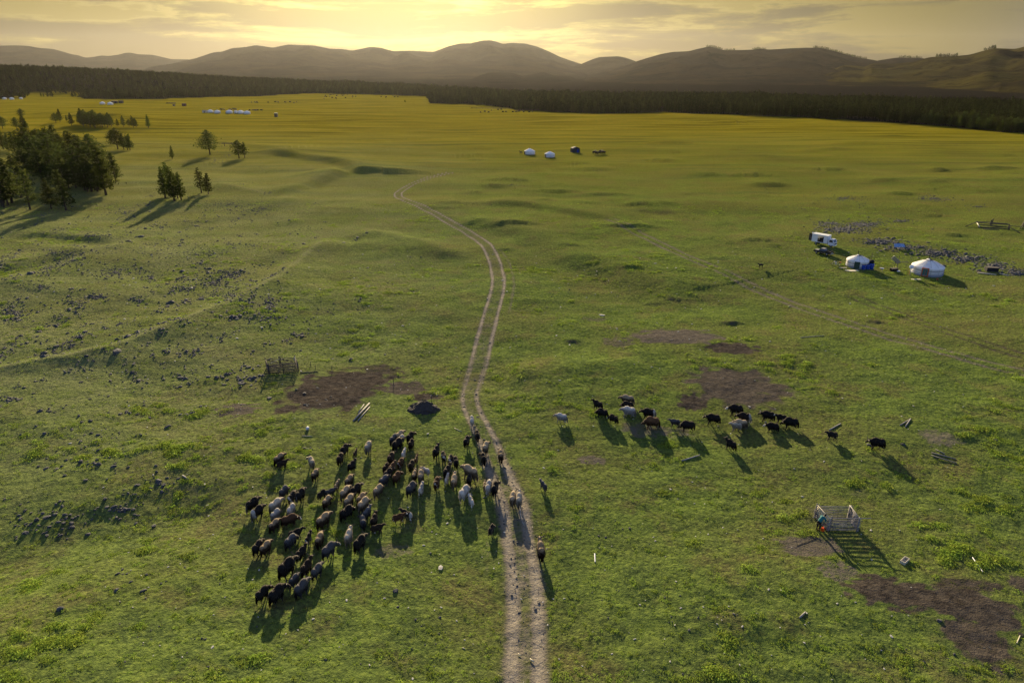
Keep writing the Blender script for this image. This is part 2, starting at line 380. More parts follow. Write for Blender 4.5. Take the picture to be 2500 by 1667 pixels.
# ------------------------------------------------------------------ terrain
TRACK = world_line([(a*D, b*D) for a, b in [(1206, 1720), (1206, 1568), (1210, 1400), (1194, 1250), (1176, 1150), (1152, 1090), (1132, 1040), (1116, 1000), (1096, 960), (1082, 925), (1078, 890), (1090, 850), (1104, 810), (1114, 770), (1128, 720), (1140, 680), (1146, 650), (1140, 610), (1126, 580), (1112, 558), (1080, 535), (1030, 510), (960, 475), (925, 460), (910, 445), (930, 430), (970, 415), (1010, 403), (1045, 394)]])
def smooth_line(pts, n=3):
    for _ in range(n):
        q = [pts[0]]
        for a, b in zip(pts[:-1], pts[1:]):
            q += [(a[0]*.75+b[0]*.25, a[1]*.75+b[1]*.25), (a[0]*.25+b[0]*.75, a[1]*.25+b[1]*.75)]
        pts = q+[pts[-1]]
    return pts
TRACK = smooth_line(TRACK, 2)
TRACK2 = smooth_line(world_line([(a*D, b*D) for a, b in [(1390, 505), (1450, 530), (1530, 572), (1600, 606), (1700, 645), (1850, 704), (2000, 760), (2180, 815), (2352, 856), (2500, 890)]]), 1)
TRACK3 = smooth_line(world_line([(2060, 704), (2150, 745), (2250, 785), (2390, 838), (2560, 890)]), 1)
TRACK4 = smooth_line(world_line([(a*D, b*D) for a, b in [(1135, 572), (1158, 600), (1170, 640), (1166, 690), (1150, 735)]]), 1)
PATCH = [(800,962,108,46,1,0),(852,930,112,34,1,0),(700,1002,34,13,.9,0),(930,897,64,13,.7,0),(985,940,62,20,.8,.1),(1040,963,38,10,.9,0),(580,998,54,18,.8,.2),
 (1650,828,112,20,.9,.25),(1510,838,44,12,.6,.2),(1790,858,62,15,1,0),(1450,780,32,6,.5,.2),(1800,948,118,44,.95,.1),(1690,982,34,18,1,0),
 (2150,1440,85,42,1,0),(2290,1462,125,40,1,0),(2400,1490,85,50,1,.05),(2385,1565,75,62,.9,.05),(2490,1425,26,24,.8,.1),(2340,1430,100,22,.7,0),
 (1975,1330,80,26,.75,.25),(2045,1395,52,26,.65,.35),(1449,1119,37,11,.7,.3),(2290,1075,50,22,.6,.4),(1575,1045,62,18,.6,.3),(1650,1052,50,14,.5,.3),
 (960,1345,44,20,.5,.3),(700,1225,120,50,.2,.2),(1005,1210,160,60,.15,.2),(2010,1255,60,30,.35,.2),(1190,1350,30,40,.3,.2),(430,1200,60,20,.35,.2),(2100,1200,30,10,.3,.2),(840,1060,90,12,.15,.1)]
PW = []
for px, py, rx, ry, st, pl in PATCH:
    x, y = flat(px, py); zc = y*cP+CAMH*sP; sn = CAMH/math.hypot(zc, 0.001)
    PW.append((float(x), float(y), rx*zc/FPX, ry*zc/FPX/max(sn, .1)*1.0, st, pl))
ys = []
y = 2650.0
while y > 1690: ys.append(y); y -= 22
while y > 176.5: ys.append(y); y -= 2.55 if y > 260 else 1.7
dist = [float(flat(1250, v)[1]) for v in ys]
dist = [2.0, 6.0, 11.0]+[d for d in dist if d > 14]+[11500, 15000, 22000, 34000]
azs = np.concatenate([np.linspace(-180, -44, 40, endpoint=False), np.linspace(-44, 44, 1180), np.linspace(44, 180, 40, endpoint=False)[1:], [180.0]])
AZ, DD = np.meshgrid(np.radians(azs), np.array(dist)/1.0)
sec = 1.0/np.clip(np.cos(AZ), .72, 1)
DD = DD*sec
GX, GY = DD*np.sin(AZ), DD*np.cos(AZ)
X, Y = GX.ravel(), GY.ravel()
Z = H(X, Y)
def rutmask(x, y, line, gauge, rw, wob=0.25):
    dd, sg, al, tot = polydist(x, y, line)
    s = dd*sg+wob*perlin(al/9, al*0+1.7, 21)
    end = sstep(al, 0, 4)*sstep(tot-al, 0, 4)
    w = rw*(1+.4*perlin(al/5, al*0, 22))
    r = np.exp(-((np.abs(s)-gauge)/w)**2)
    return r*end, np.exp(-(s/(gauge+.2))**4)*end, dd
# the x of the track sign flips where the line turns back, harmless because only |s| is used
r1, mid1, d1 = rutmask(X, Y, TRACK, 0.88, 0.44)
widen = sstep(Y, 62, 100)
r1n, _, _ = rutmask(X, Y, TRACK, 0.92, 0.78)
r1 = r1+(r1n-r1)*(1-sstep(Y, 50, 75))
r1b, _, _ = rutmask(X, Y, TRACK, 1.15, 0.38)
r1 = np.maximum(r1*(1-.5*widen), r1b*widen)
r1 = np.maximum(r1, mid1*(0.34+.16*(1-sstep(Y, 45, 70)))*(1+.6*perlin(X/1.7, Y/2.4, 23)))
r2, m2, d2 = rutmask(X, Y, TRACK2, 1.15, 0.62); r3, m3, d3 = rutmask(X, Y, TRACK3, 1.0, 0.5); r4, m4, d4 = rutmask(X, Y, TRACK4, 0.9, 0.4)
track = r1
soil = r1*1.0
soil = np.maximum(soil, r4*.5); soil = np.maximum(soil, np.maximum(r2*.72, r3*.66))
# dark earth between the stones of the rocky band
for cx, cy, rx, ry in ((2060, 562, 85, 11), (2110, 549, 60, 7), (2150, 592, 60, 8), (2210, 606, 60, 7), (2290, 620, 60, 8), (2360, 634, 50, 9), (2430, 652, 50, 10), (2285, 486, 55, 7)):
    x0, y0 = flat(cx, cy); zc = y0*cP+CAMH*sP; r = np.hypot((X-x0)/(rx*zc/FPX), (Y-y0)/(ry*zc/FPX/(CAMH/zc))); soil = np.maximum(soil, .36*sstep(.95-r+.8*perlin(X/2.2, Y/4, 27), 0, .5))
pale = np.clip(np.maximum(r1, np.maximum(r2*.55, r4*.5)), 0, 1)
pmask = np.zeros(X.shape)
for x0, y0, rx, ry, st, pl in PW:
    m = (np.abs(X-x0) < 1.8*rx) & (np.abs(Y-y0) < 1.8*ry)
    if not m.any(): continue
    xx, yy = X[m], Y[m]
    r = np.hypot((xx-x0)/rx, (yy-y0)/ry)
    v = st*sstep(1-r+0.55*perlin(xx/(rx*.35), yy/(ry*.35), 24)+0.4*perlin(xx/1.6, yy/1.6, 25), -.22, .30)
    new = v > soil[m]
    q = pmask[m]; q = np.maximum(q, v); pmask[m] = q
    pp = pale[m]; pp = np.where(new, pl, pp); pale[m] = pp
    sm_ = soil[m]; soil[m] = np.maximum(sm_, v)
for x0, y0, w, hh, so_ in SC:
    m = (np.abs(X-x0) < 2*w) & (np.abs(Y-y0-.5) < 4)
    if not m.any(): continue
    xx, yy = X[m], Y[m]-y0+0.25*w*perlin(X[m]/(w*0.8), X[m]*0, 12)+.9*perlin(X[m]/1.6, Y[m]/1.6, 13)
    up = .10*w+.9
    v = so_*np.exp(-np.abs((xx-x0)/w)**3)*sstep(yy, -.4, .1)*(1-sstep(yy, up*1.0, up*1.5))
    soil[m] = np.maximum(soil[m], v); pp = pale[m]; pp[v > .2] = 0; pale[m] = pp
# ruts are pressed into the ground
Z = Z-0.07*np.clip(r1, 0, 1)*(1-sstep(DD.ravel(), 150, 300))-0.06*r2-0.04*r3
dflat = np.hypot(X, Y)
dry = sstep(Y+60*perlin(X/160, Y/90, 31)+26*perlin(X/38, Y/30, 32), 65, 560)
turf_light = np.clip(sstep(-X, -20, 70)*sstep(Y, 20, 90)*.55*(1+.7*perlin(X/14, Y/12, 35)+.6*perlin(X/4, Y/4, 36)), 0, 1)  # left slope: sparse turf, plus its hazier brightness put into the colour
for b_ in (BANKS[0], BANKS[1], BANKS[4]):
    dd_b, sg_b, al_b, tot_b = polydist(X, Y, b_[3]); turf_light = np.maximum(turf_light, .9*np.exp(-((dd_b*sg_b-.8)/(1.4))**2)*sstep(al_b, 0, 8)*sstep(tot_b-al_b, 0, 8)*(1+.5*perlin(X/6, Y/6, 37)))  # sunlit bank crests, partly a path, painted as pale strips
turf_light = np.clip(turf_light, 0, 1)
leftdry = .10*sstep(-X, 5, 50)*sstep(Y, 70, 120)
dry = np.clip(np.maximum(dry, leftdry*(1+.8*perlin(X/30, Y/22, 33))), 0, 1)
# ---- wooded ground
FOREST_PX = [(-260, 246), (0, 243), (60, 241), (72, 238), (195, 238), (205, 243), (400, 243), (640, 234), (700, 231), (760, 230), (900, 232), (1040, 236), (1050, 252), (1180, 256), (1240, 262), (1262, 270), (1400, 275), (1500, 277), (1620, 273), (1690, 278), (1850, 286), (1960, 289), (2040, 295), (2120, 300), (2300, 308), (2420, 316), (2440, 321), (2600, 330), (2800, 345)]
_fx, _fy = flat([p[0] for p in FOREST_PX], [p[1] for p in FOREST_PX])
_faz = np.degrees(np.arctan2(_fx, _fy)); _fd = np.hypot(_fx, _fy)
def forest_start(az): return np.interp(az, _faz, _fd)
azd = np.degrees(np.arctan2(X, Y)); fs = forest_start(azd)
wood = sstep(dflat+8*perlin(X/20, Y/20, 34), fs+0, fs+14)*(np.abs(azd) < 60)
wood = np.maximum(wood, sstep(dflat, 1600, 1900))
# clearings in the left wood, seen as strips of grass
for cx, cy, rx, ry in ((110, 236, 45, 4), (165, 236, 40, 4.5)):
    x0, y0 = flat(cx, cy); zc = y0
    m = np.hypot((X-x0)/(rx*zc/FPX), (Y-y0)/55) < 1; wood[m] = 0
nr, nc = GX.shape
idx = np.arange(nr*nc).reshape(nr, nc)
q = np.stack([idx[:-1, :-1], idx[:-1, 1:], idx[1:, 1:], idx[1:, :-1]], -1).reshape(-1, 4)
V = np.stack([X, Y, Z], 1)
att = {'soil': np.clip(soil, 0, 1), 'dry': dry, 'wood': wood, 'pale': np.clip(pale, 0, 1), 'thin': turf_light}  # thin: sparse turf and painted light on left slope and crests
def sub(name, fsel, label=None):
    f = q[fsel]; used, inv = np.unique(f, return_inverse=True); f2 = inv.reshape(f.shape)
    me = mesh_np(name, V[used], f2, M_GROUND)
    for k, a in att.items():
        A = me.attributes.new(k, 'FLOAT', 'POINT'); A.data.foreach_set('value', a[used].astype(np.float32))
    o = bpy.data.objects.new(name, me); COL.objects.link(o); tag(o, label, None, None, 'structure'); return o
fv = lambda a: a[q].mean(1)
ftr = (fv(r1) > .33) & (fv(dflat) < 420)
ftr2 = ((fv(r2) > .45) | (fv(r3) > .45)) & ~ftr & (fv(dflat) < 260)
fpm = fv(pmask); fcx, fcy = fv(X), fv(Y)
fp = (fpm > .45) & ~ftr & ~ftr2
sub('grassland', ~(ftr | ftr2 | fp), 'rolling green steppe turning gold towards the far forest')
sub('dirt_track', ftr, 'pale two rut dirt track winding up through the steppe')
sub('faint_track', ftr2, 'faint wheel ruts crossing the grass below the white tents')
areas = {'left': (fcx < 0), 'right': fcx >= 0}
sub('bare_earth', fp & (fcx < 0), 'dark trampled earth beside the left log pen')
sub('bare_earth', fp & (fcx >= 0) & (fcy > 60), 'bare brown earth beyond the right hand animals')
sub('bare_earth', fp & (fcx >= 0) & (fcy <= 60), 'bare brown earth in the bottom right corner')

# ------------------------------------------------------------------ mountains
def pl(scale, ox, oy, pts): return [(ox+a/scale, oy+b/scale) for a, b in pts]
c2 = lambda *p: pl(3.92, 0, 80, p)
c3 = lambda *p: pl(3.618, 600, 80, p)
c4 = lambda *p: pl(3.618, 1250, 80, p)
c5 = lambda *p: pl(3.618, 1850, 80, p)
def ridge(name, line, Rr, wn, wf, mat, label, rough=1.0, seed=0, foot=0.0, jag=0.0, ext=True):
    px = np.array([p[0] for p in line]); py = np.array([p[1] for p in line])
    o = np.argsort(px); px, py = px[o], py[o]
    x, yv, z = ray(px, py); az = np.arctan2(x, yv); hc = CAMH+Rr*z/np.hypot(x, yv)
    na = int((az[-1]-az[0])/R(0.10))+2
    A = np.linspace(az[0], az[-1], na)
    # cubic-ish smoothing of the traced skyline
    C = np.interp(A, az, hc)
    k = np.array([1, 2, 3, 2, 1.]); k /= k.sum(); C = np.convolve(np.pad(C, 2, 'edge'), k, 'valid')
    C = C+jag*(np.abs(perlin(A*Rr/25, A*0, 50+seed))+.6*perlin(A*Rr/9, A*0, 51+seed))
    C = np.maximum(C, 0.5)
    t = np.concatenate([np.linspace(-1, 0, 46), np.linspace(0, 1, 14)[1:]])
    T, AA = np.meshgrid(t, A, indexing='ij'); CC = np.broadcast_to(C, T.shape)
    rad = Rr+np.where(T < 0, T*wn, T*wf)
    gx, gy = rad*np.sin(AA), rad*np.cos(AA)
    u = 1-np.abs(T)
    prof = u**1.15*(0.55+0.45*u)
    sc = max(120., Rr*.075)
    spur = 1-2*np.abs(perlin(gx/sc, gy/(sc*1.9), 40+seed)); sp2 = perlin(gx/(sc*.3), gy/(sc*.45), 41+seed)
    env = np.clip(np.abs(T)*3.0, 0, 1)*np.clip((1-np.abs(T))*2.5, 0, 1)
    hgt = CC*prof*(1+env*rough*(.38*(spur-.45)+.13*sp2))+env*rough*CC.mean()*.05*sp2
    # never rise above the traced skyline as seen from the valley
    cap = CAMH+(CC-CAMH)*rad/Rr-0.02*np.abs(T)*CC
    hgt = np.where(T < 0, np.minimum(hgt, cap), hgt)
    hgt = hgt-np.where(np.abs(T) > .999, 12, 0)+foot*(1-np.abs(T))*0
    n, mm = T.shape; ii = np.arange(n*mm).reshape(n, mm)
    f = np.stack([ii[:-1, :-1], ii[:-1, 1:], ii[1:, 1:], ii[1:, :-1]], -1).reshape(-1, 4)
    me = mesh_np(name, np.stack([gx.ravel(), gy.ravel(), hgt.ravel()-4], 1), f, mat)
    ob = bpy.data.objects.new(name, me); COL.objects.link(ob); tag(ob, label, None, None, 'structure')
    return A, C, Rr
L_F = [(-500, 150), (-300, 128), (-120, 116)]+c2((0, 122), (150, 120), (270, 124), (370, 145), (500, 152), (600, 178), (700, 210), (730, 208), (815, 238), (910, 228), (960, 216), (1040, 222), (1140, 208), (1200, 190), (1260, 190), (1310, 205), (1460, 210), (1540, 228), (1640, 252), (1810, 254), (2000, 300), (2300, 360))
L_C = [(250, 180)]+c2((1270, 360), (1370, 350), (1450, 318), (1640, 295), (1780, 262), (1880, 240), (2040, 185), (2130, 178), (2220, 145))+c3((0, 125), (90, 108), (240, 130), (370, 103), (600, 110), (750, 140), (850, 142), (940, 157), (1020, 140), (1100, 123), (1200, 132), (1300, 162), (1440, 157), (1660, 168), (1800, 115), (1900, 93), (1980, 93), (2100, 66), (2180, 66), (2270, 97))+c4((0, 88), (120, 95), (220, 120), (320, 160), (420, 210), (520, 245), (615, 275), (760, 330), (900, 400), (1000, 440))
L_C2 = c4((200, 400), (380, 340), (470, 320), (560, 290), (615, 273), (700, 235), (770, 212), (880, 207), (940, 204), (1000, 215), (1095, 250), (1200, 300), (1300, 360), (1400, 420))
L_D = c4((300, 500), (450, 440), (560, 400), (700, 345), (790, 322), (870, 322), (980, 292), (1095, 250), (1200, 217), (1320, 183), (1420, 165), (1560, 160), (1640, 138), (1740, 118), (1800, 128), (1880, 152), (2150, 145))+c5((0, 137), (110, 145), (300, 132), (430, 128), (570, 130), (700, 165), (850, 210), (1040, 238), (1150, 270), (1300, 330), (1500, 420))
L_E = c5((700, 360), (940, 280), (1060, 240), (1190, 220), (1260, 212), (1350, 220), (1450, 218), (1550, 240), (1700, 300), (1900, 400))
L_G = c5((100, 490), (270, 430), (400, 400), (560, 350), (680, 310), (760, 280), (900, 285), (940, 300), (1010, 265), (1200, 268), (1380, 250), (1520, 207), (1740, 200), (1880, 185), (2000, 150), (2090, 128), (2200, 132), (2280, 135), (2352, 115))+[(2560, 96), (2750, 120), (3000, 150), (3300, 170)]
L_H = c5((1000, 560), (1160, 500), (1300, 475), (1450, 440), (1560, 410), (1720, 388), (1800, 385), (1900, 350), (2060, 315), (2200, 325), (2352, 335))+[(2580, 170), (2800, 190), (3200, 200)]
L_H2 = c5((1700, 600), (1900, 510), (2000, 460), (2150, 425), (2352, 400))+[(2560, 185), (2800, 200)]
L_I = c3((1200, 500), (1430, 435), (1500, 405), (1570, 388), (1700, 405), (1830, 412), (1900, 400), (2050, 375), (2150, 345), (2300, 345))+c4((0, 348), (100, 378), (250, 370), (400, 380), (600, 400), (650, 420), (750, 470), (850, 520))
L_I2 = c4((-100, 420), (40, 352), (150, 340), (280, 335), (380, 360), (520, 372), (600, 385), (760, 440), (900, 500))
L_J = c4((1000, 530), (1240, 485), (1300, 475), (1480, 480), (1560, 450), (1660, 408), (1800, 415), (1880, 428), (2000, 415), (2140, 382), (2250, 395))+c5((0, 385), (60, 390), (130, 410), (250, 432), (350, 470), (500, 520))
ridge('mountain_range', L_F, 9500, 3600, 3000, M_HILL, 'faint violet range on the far left', seed=1)
ridge('mountain_range', L_C, 7000, 4300, 3000, M_HILL, 'broad hazy brown range below the bright sky', seed=2, rough=1.5, jag=3)
ridge('mountain', L_C2, 5600, 2000, 2000, M_HILL, 'low rounded mountain in the central gap', seed=3)
RD = ridge('mountain_range', L_D, 4600, 2700, 2500, M_HILL, 'dark grey mountain range right of centre', seed=4, rough=1.5)
RE = ridge('mountain', L_E, 4300, 900, 1500, M_HILL, 'small ridge behind the right hand gap', seed=5)
RG = ridge('mountain_range', L_G, 3300, 1500, 2200, M_HILLN, 'nearest dark range with a sunlit spur at the right edge', seed=6, rough=1.9)
ridge('hills', L_I2, 3800, 1500, 1500, M_HILLD, 'low hazy hill before the central range', seed=7)
ridge('hills', L_I, 3300, 1500, 1500, M_HILLD, 'long low hill just above the central wood', seed=8)
ridge('hills', L_J, 2900, 1200, 1200, M_HILLD, 'low dark hill above the right wood', seed=9)
ridge('hills', L_H, 2300, 900, 1200, M_HILLN, 'rocky dark hill above the wood at the right edge', seed=10, rough=1.6, jag=2)
ridge('hills', L_H2, 1800, 450, 900, M_HILLN, 'dark foothill at the right edge', seed=11, rough=1.4, jag=2)

# ------------------------------------------------------------------ instancing by geometry nodes (for masses nobody could count)
def scatter(name, pts, rot, scl, srcs, label, idx=None, parent=None):
    me = bpy.data.meshes.new(name); pts = np.asarray(pts, np.float32)
    me.vertices.add(len(pts)); me.vertices.foreach_set('co', pts.ravel())
    a = me.attributes.new('irot', 'FLOAT_VECTOR', 'POINT'); a.data.foreach_set('vector', np.asarray(rot, np.float32).ravel())
    a = me.attributes.new('iscale', 'FLOAT_VECTOR', 'POINT'); a.data.foreach_set('vector', np.asarray(scl, np.float32).ravel())
    a = me.attributes.new('ipick', 'INT', 'POINT'); a.data.foreach_set('value', (np.asarray(idx) if idx is not None else rng.integers(0, len(srcs), len(pts))).astype(np.int32))
    o = bpy.data.objects.new(name, me); COL.objects.link(o)
    nt = bpy.data.node_groups.new(name+'_nodes', 'GeometryNodeTree')
    nt.interface.new_socket('Geometry', in_out='INPUT', socket_type='NodeSocketGeometry')
    nt.interface.new_socket('Geometry', in_out='OUTPUT', socket_type='NodeSocketGeometry')
    gi = nt.nodes.new('NodeGroupInput'); go = nt.nodes.new('NodeGroupOutput')
    jn = nt.nodes.new('GeometryNodeGeometryToInstance')
    for s_ in reversed(srcs):
        oi = nt.nodes.new('GeometryNodeObjectInfo'); oi.inputs['Object'].default_value = s_; oi.inputs['As Instance'].default_value = False
        nt.links.new(oi.outputs['Geometry'], jn.inputs[0])
    ip = nt.nodes.new('GeometryNodeInstanceOnPoints'); ip.inputs['Pick Instance'].default_value = True
    def named(nm, dt):
        n = nt.nodes.new('GeometryNodeInputNamedAttribute'); n.data_type = dt; n.inputs['Name'].default_value = nm
        return next(x for x in n.outputs if x.enabled)
    nt.links.new(gi.outputs[0], ip.inputs['Points']); nt.links.new(jn.outputs[0], ip.inputs['Instance'])
    nt.links.new(named('ipick', 'INT'), ip.inputs['Instance Index'])
    nt.links.new(named('irot', 'FLOAT_VECTOR'), ip.inputs['Rotation']); nt.links.new(named('iscale', 'FLOAT_VECTOR'), ip.inputs['Scale'])
    nt.links.new(ip.outputs[0], go.inputs[0])
    md = o.modifiers.new('scatter', 'NODES'); md.node_group = nt
    tag(o, label, None, None, 'stuff'); return o
def rots(n): r = np.zeros((n, 3)); r[:, 2] = rng.random(n)*6.283; return r

# ------------------------------------------------------------------ trees
def tree_parts(hh, rad, kind, ncl, seed, lod_=False):
    """conifer of height hh: returns (trunk MB, crown arrays)"""
    rr = random.Random(seed); T = MB()
    lean = (rr.uniform(-.03, .03)*hh, rr.uniform(-.03, .03)*hh)
    P = lambda t: Vector((lean[0]*t*t, lean[1]*t*t, hh*t))
    T.tube([P(t)-Vector((0, 0, .3 if t == 0 else 0)) for t in (0, .15, .4, .7, .96)], [.028*hh, .02*hh, .015*hh, .009*hh, .002*hh], 5)
    base = {'broad': .2, 'cone': .16, 'airy': .22, 'narrow': .12}[kind]
    def prof(t):
        u = (t-base)/(1-base)
        if kind == 'broad': return (math.sin(math.pi*min(1, u**.62*1.0+.02)))**.75*1.0 if u < 1 else 0
        if kind == 'narrow': return (1-u)**.62*min(1, .35+u*5)*.95
        if kind == 'airy': return (1-u)**.8*min(1, .3+u*4)*1.05
        return (1-u)**.72*min(1, .4+u*4)
    v = []; f = []
    nb = 26 if lod_ else 64
    lv = []
    for i in range(nb):
        t = base+(1-base)*((i+.5)/nb)**.88; t = min(.985, t+rr.uniform(-.015, .015))
        a = i*2.4+rr.uniform(-.5, .5); L = rad*prof(t)*rr.uniform(.62, 1.12)
        if kind == 'airy' and rr.random() < .18: continue
        if L < .12*rad: L = .12*rad
        p0 = P(t); up = .10 if kind != 'broad' else .28
        tip = p0+Vector((math.cos(a)*L, math.sin(a)*L, L*(up-.30*(1-t))+rr.uniform(-.15, .1)))
        if not lod_ and L > .5: T.tube([p0, tip], [.006*hh, .002*hh], 3, cap=False)
        lv.append((p0, tip, L))
    tot = sum(l[2] for l in lv)
    for p0, tip, L in lv:
        k = max(2, int(ncl*L/tot))
        for j in range(k):
            s = rr.random()**.6; c = p0.lerp(tip, .12+.92*s)
            sp = .17*L+.14
            c = c+Vector((rr.gauss(0, sp), rr.gauss(0, sp), rr.gauss(0, sp*.55)))
            sz = (.30 if not lod_ else .56)*rr.uniform(.55, 1.25)*(hh/10)**.5
            d1_ = Vector((rr.gauss(0, 1), rr.gauss(0, 1), rr.gauss(0, .55))).normalized(); d2_ = d1_.cross(Vector((rr.gauss(0, 1), rr.gauss(0, 1), rr.gauss(0, 1)))).normalized()
            b = len(v); v += [c-d1_*sz, c+d2_*sz*.55, c+d1_*sz, c-d2_*sz*.5]; f.append((b, b+1, b+2, b+3))
    return T, v, f
def crown_mesh(name, v, f, mat):
    me = bpy.data.meshes.new(name); me.from_pydata([tuple(p) for p in v], [], f); me.materials.append(mat)
    me.polygons.foreach_set('use_smooth', [False]*len(f)); me.update(); return me
TREES = {}
for kind, rad, n, mt in (('broad', 3.5, 1500, M_NEEDLE), ('cone', 2.7, 1300, M_NEEDLE), ('airy', 2.8, 800, M_NEEDLE), ('narrow', 1.9, 1100, M_NEEDLE2)):
    for k in range(2):
        T, v, f = tree_parts(10, rad, kind, n, hash(kind) % 1 + len(kind)*13+k*7)
        TREES[kind, k] = (T.mesh('trunk', M_BARK), crown_mesh('crown', v, f, mt))
FAR = []
for i, (kind, rad, mt) in enumerate((('cone', 2.4, M_FARN), ('narrow', 1.9, M_FARN2), ('broad', 2.9, M_FARN), ('cone', 2.1, M_FARN2), ('cone', 2.6, M_FARN))):
    T, v, f = tree_parts(10, rad, kind, 230, 100+i, True)
    T.add(v, f, 1); o = bpy.data.objects.new('far_tree', T.mesh('far_tree', [M_BARK, mt])); FAR.append(o)
def tree(x, y, z, hh, kind, label, group, cat='tree', name=None, wide=1.0, k=None):
    k = random.randrange(2) if k is None else k
    nm = name or ('larch_tree' if kind == 'narrow' else 'pine_tree')
    r = empty(nm, (x, y, z-.05), random.uniform(0, 6.28), label, cat, group)
    r.scale = (hh/10*wide, hh/10*wide, hh/10)
    for part, me in zip(('trunk', 'crown'), TREES[kind, k]):
        link(bpy.data.objects.new(part, me), r)
    return r
# ------------------------------------------------------------------ trees of the left slope: (x, foot y, height px, kind, label)
LT = [
 (74,512,92,'airy','ragged wide pine standing in front of the grove, foot among stones'),(126,511,72,'cone','slim pine tucked against the left side of a bigger pyramid pine'),
 (162,514,96,'cone','full pyramid shaped pine standing in front of the big grove'),(259,477,112,'cone','tall thick trunked pine at the right front corner of the big grove'),
 (283,444,68,'cone','single pine just right of the big grove'),
 (9,365,46,'cone','pine cut by the left edge above the grove'),(22,368,42,'cone','second pine of the row above the grove'),(35,370,46,'cone','third pine of the row above the grove'),(50,372,42,'airy','thin spreading pine ending the row above the grove'),
 (288,365,50,'broad','dark round crowned pine leading the five trunk clump'),(277,352,34,'broad','half hidden pine at the back left of the five trunk clump'),(303,366,38,'cone','pine in the middle of the five trunk clump'),(312,367,36,'airy','slim pine right of the middle of the five trunk clump'),(318,367,38,'cone','pine at the right end of the five trunk clump'),
 (421,388,31,'narrow','small slim larch leaning on a rise'),(513,378,58,'broad','lone broad round pine on the open rise'),(584,387,43,'broad','dark round pine beside a low log shelter'),(598,386,38,'airy','thin pine close behind the round pine by the log shelter'),
 (426,491,82,'narrow','tallest dense larch of the tight clump by the stones'),(404,484,74,'narrow','left hand dense larch of the tight clump'),(443,488,66,'narrow','right hand larch of the tight clump'),(416,478,78,'narrow','larch half hidden in the tight clump'),(434,484,60,'narrow','lower larch filling the tight clump'),
 (492,471,60,'airy','airy pine with gaps, left of a pair on the stony rise'),(509,474,50,'cone','fuller tree right of a pair on the stony rise'),
 (160,344,22,'cone','tiny lone pine above the big grove'),(7,315,30,'broad','small pine at the left edge by the far meadow'),(41,316,28,'broad','small round pine left of a trio on the meadow'),(53,288,22,'broad','small pine standing alone behind the trio'),(59,317,36,'cone','tallest pine of the trio on the meadow'),(65,317,26,'cone','right pine of the trio on the meadow'),
 (363,313,31,'narrow','lone slim larch right of the far tree row'),(288,309,18,'cone','smallest tree of the five tree row'),(302,310,26,'cone','second tree of the five tree row'),(316,310,18,'broad','low middle tree of the five tree row'),(326,312,28,'cone','tall fourth tree of the five tree row'),(333,311,22,'cone','last tree of the five tree row'),
 (137,301,24,'broad','round tree at the left end of the dark far copse'),(147,298,30,'cone','pointed tree behind the left end of the far copse'),(175,307,30,'cone','pointed tree in the gap of the far copse'),(163,296,14,'narrow','very small tree in the gap of the far copse'),
 (989,250,6,'cone','speck of a tree alone on the far golden plain')]
grp = 'conifers scattered over the left slope'
def tree_px(x, y, hp, kind, label, group, **k):
    p = at(x, y); d = p.y*cP+(CAMH-p.z)*sP; hh = hp*d/FPX/math.cos(math.atan2(CAMH, p.y))*1.0
    return tree(p.x, p.y, p.z, hh, kind, label, group, **k)
for i, (x, y, hp, kind, lab) in enumerate(LT): tree_px(x, y, hp, kind, lab, grp, k=i % 2, wide=1.22 if kind == 'broad' else 1.08)
rr = random.Random(5)
def clump(n, poly, h0, h1, label, group, kinds=('cone', 'cone', 'airy', 'broad')):
    out = []; tries = 0
    while len(out) < n and tries < 4000:
        tries += 1
        a, b = rr.choice(poly), rr.random(); x = a[0]+rr.uniform(-1, 1)*a[2]; y = a[1]+rr.uniform(-1, 1)*a[3]
        if all((x-q[0])**2+((y-q[1])*2.2)**2 > 7.5**2 for q in out): out.append((x, y))
    xm = sorted(o_[0] for o_ in out)[len(out)//2]; ym = sorted(o_[1] for o_ in out)[len(out)//2]
    for x, y in out:
        hp_ = rr.uniform(h0, h1); kd = rr.choice(kinds)
        lb = label.replace('*', {'cone': 'pointed', 'airy': 'gappy', 'broad': 'rounded', 'narrow': 'slim'}[kd]).replace('#', 'taller' if hp_ > (h0+h1)/2 else 'lower').replace('@', ('front' if y > ym else 'back')+(' left' if x < xm else ' right'))
        tree_px(x, y, hp_, kd, lb, group, wide=1.2)
clump(60, [(150, 428, 85, 24), (190, 452, 62, 14), (110, 412, 40, 16), (230, 455, 22, 14)], 68, 90, '# * pine in the @ part of the big dark grove', 'pines of the big dark grove')
clump(11, [(214, 308, 24, 5)], 28, 39, '# * tree in the thick middle of the far copse, @ side', 'trees of the far copse', ('broad', 'broad', 'cone'))
clump(7, [(258, 309, 16, 3)], 26, 34, '# * tree at the right end of the far copse, @ side', 'trees of the far copse', ('broad', 'cone'))
clump(11, [(18, 486, 34, 16), (-10, 470, 16, 22), (20, 505, 20, 4)], 80, 108, '# * pine crowded at the left edge, @ of its group', 'pines at the left edge', ('cone', 'airy'))
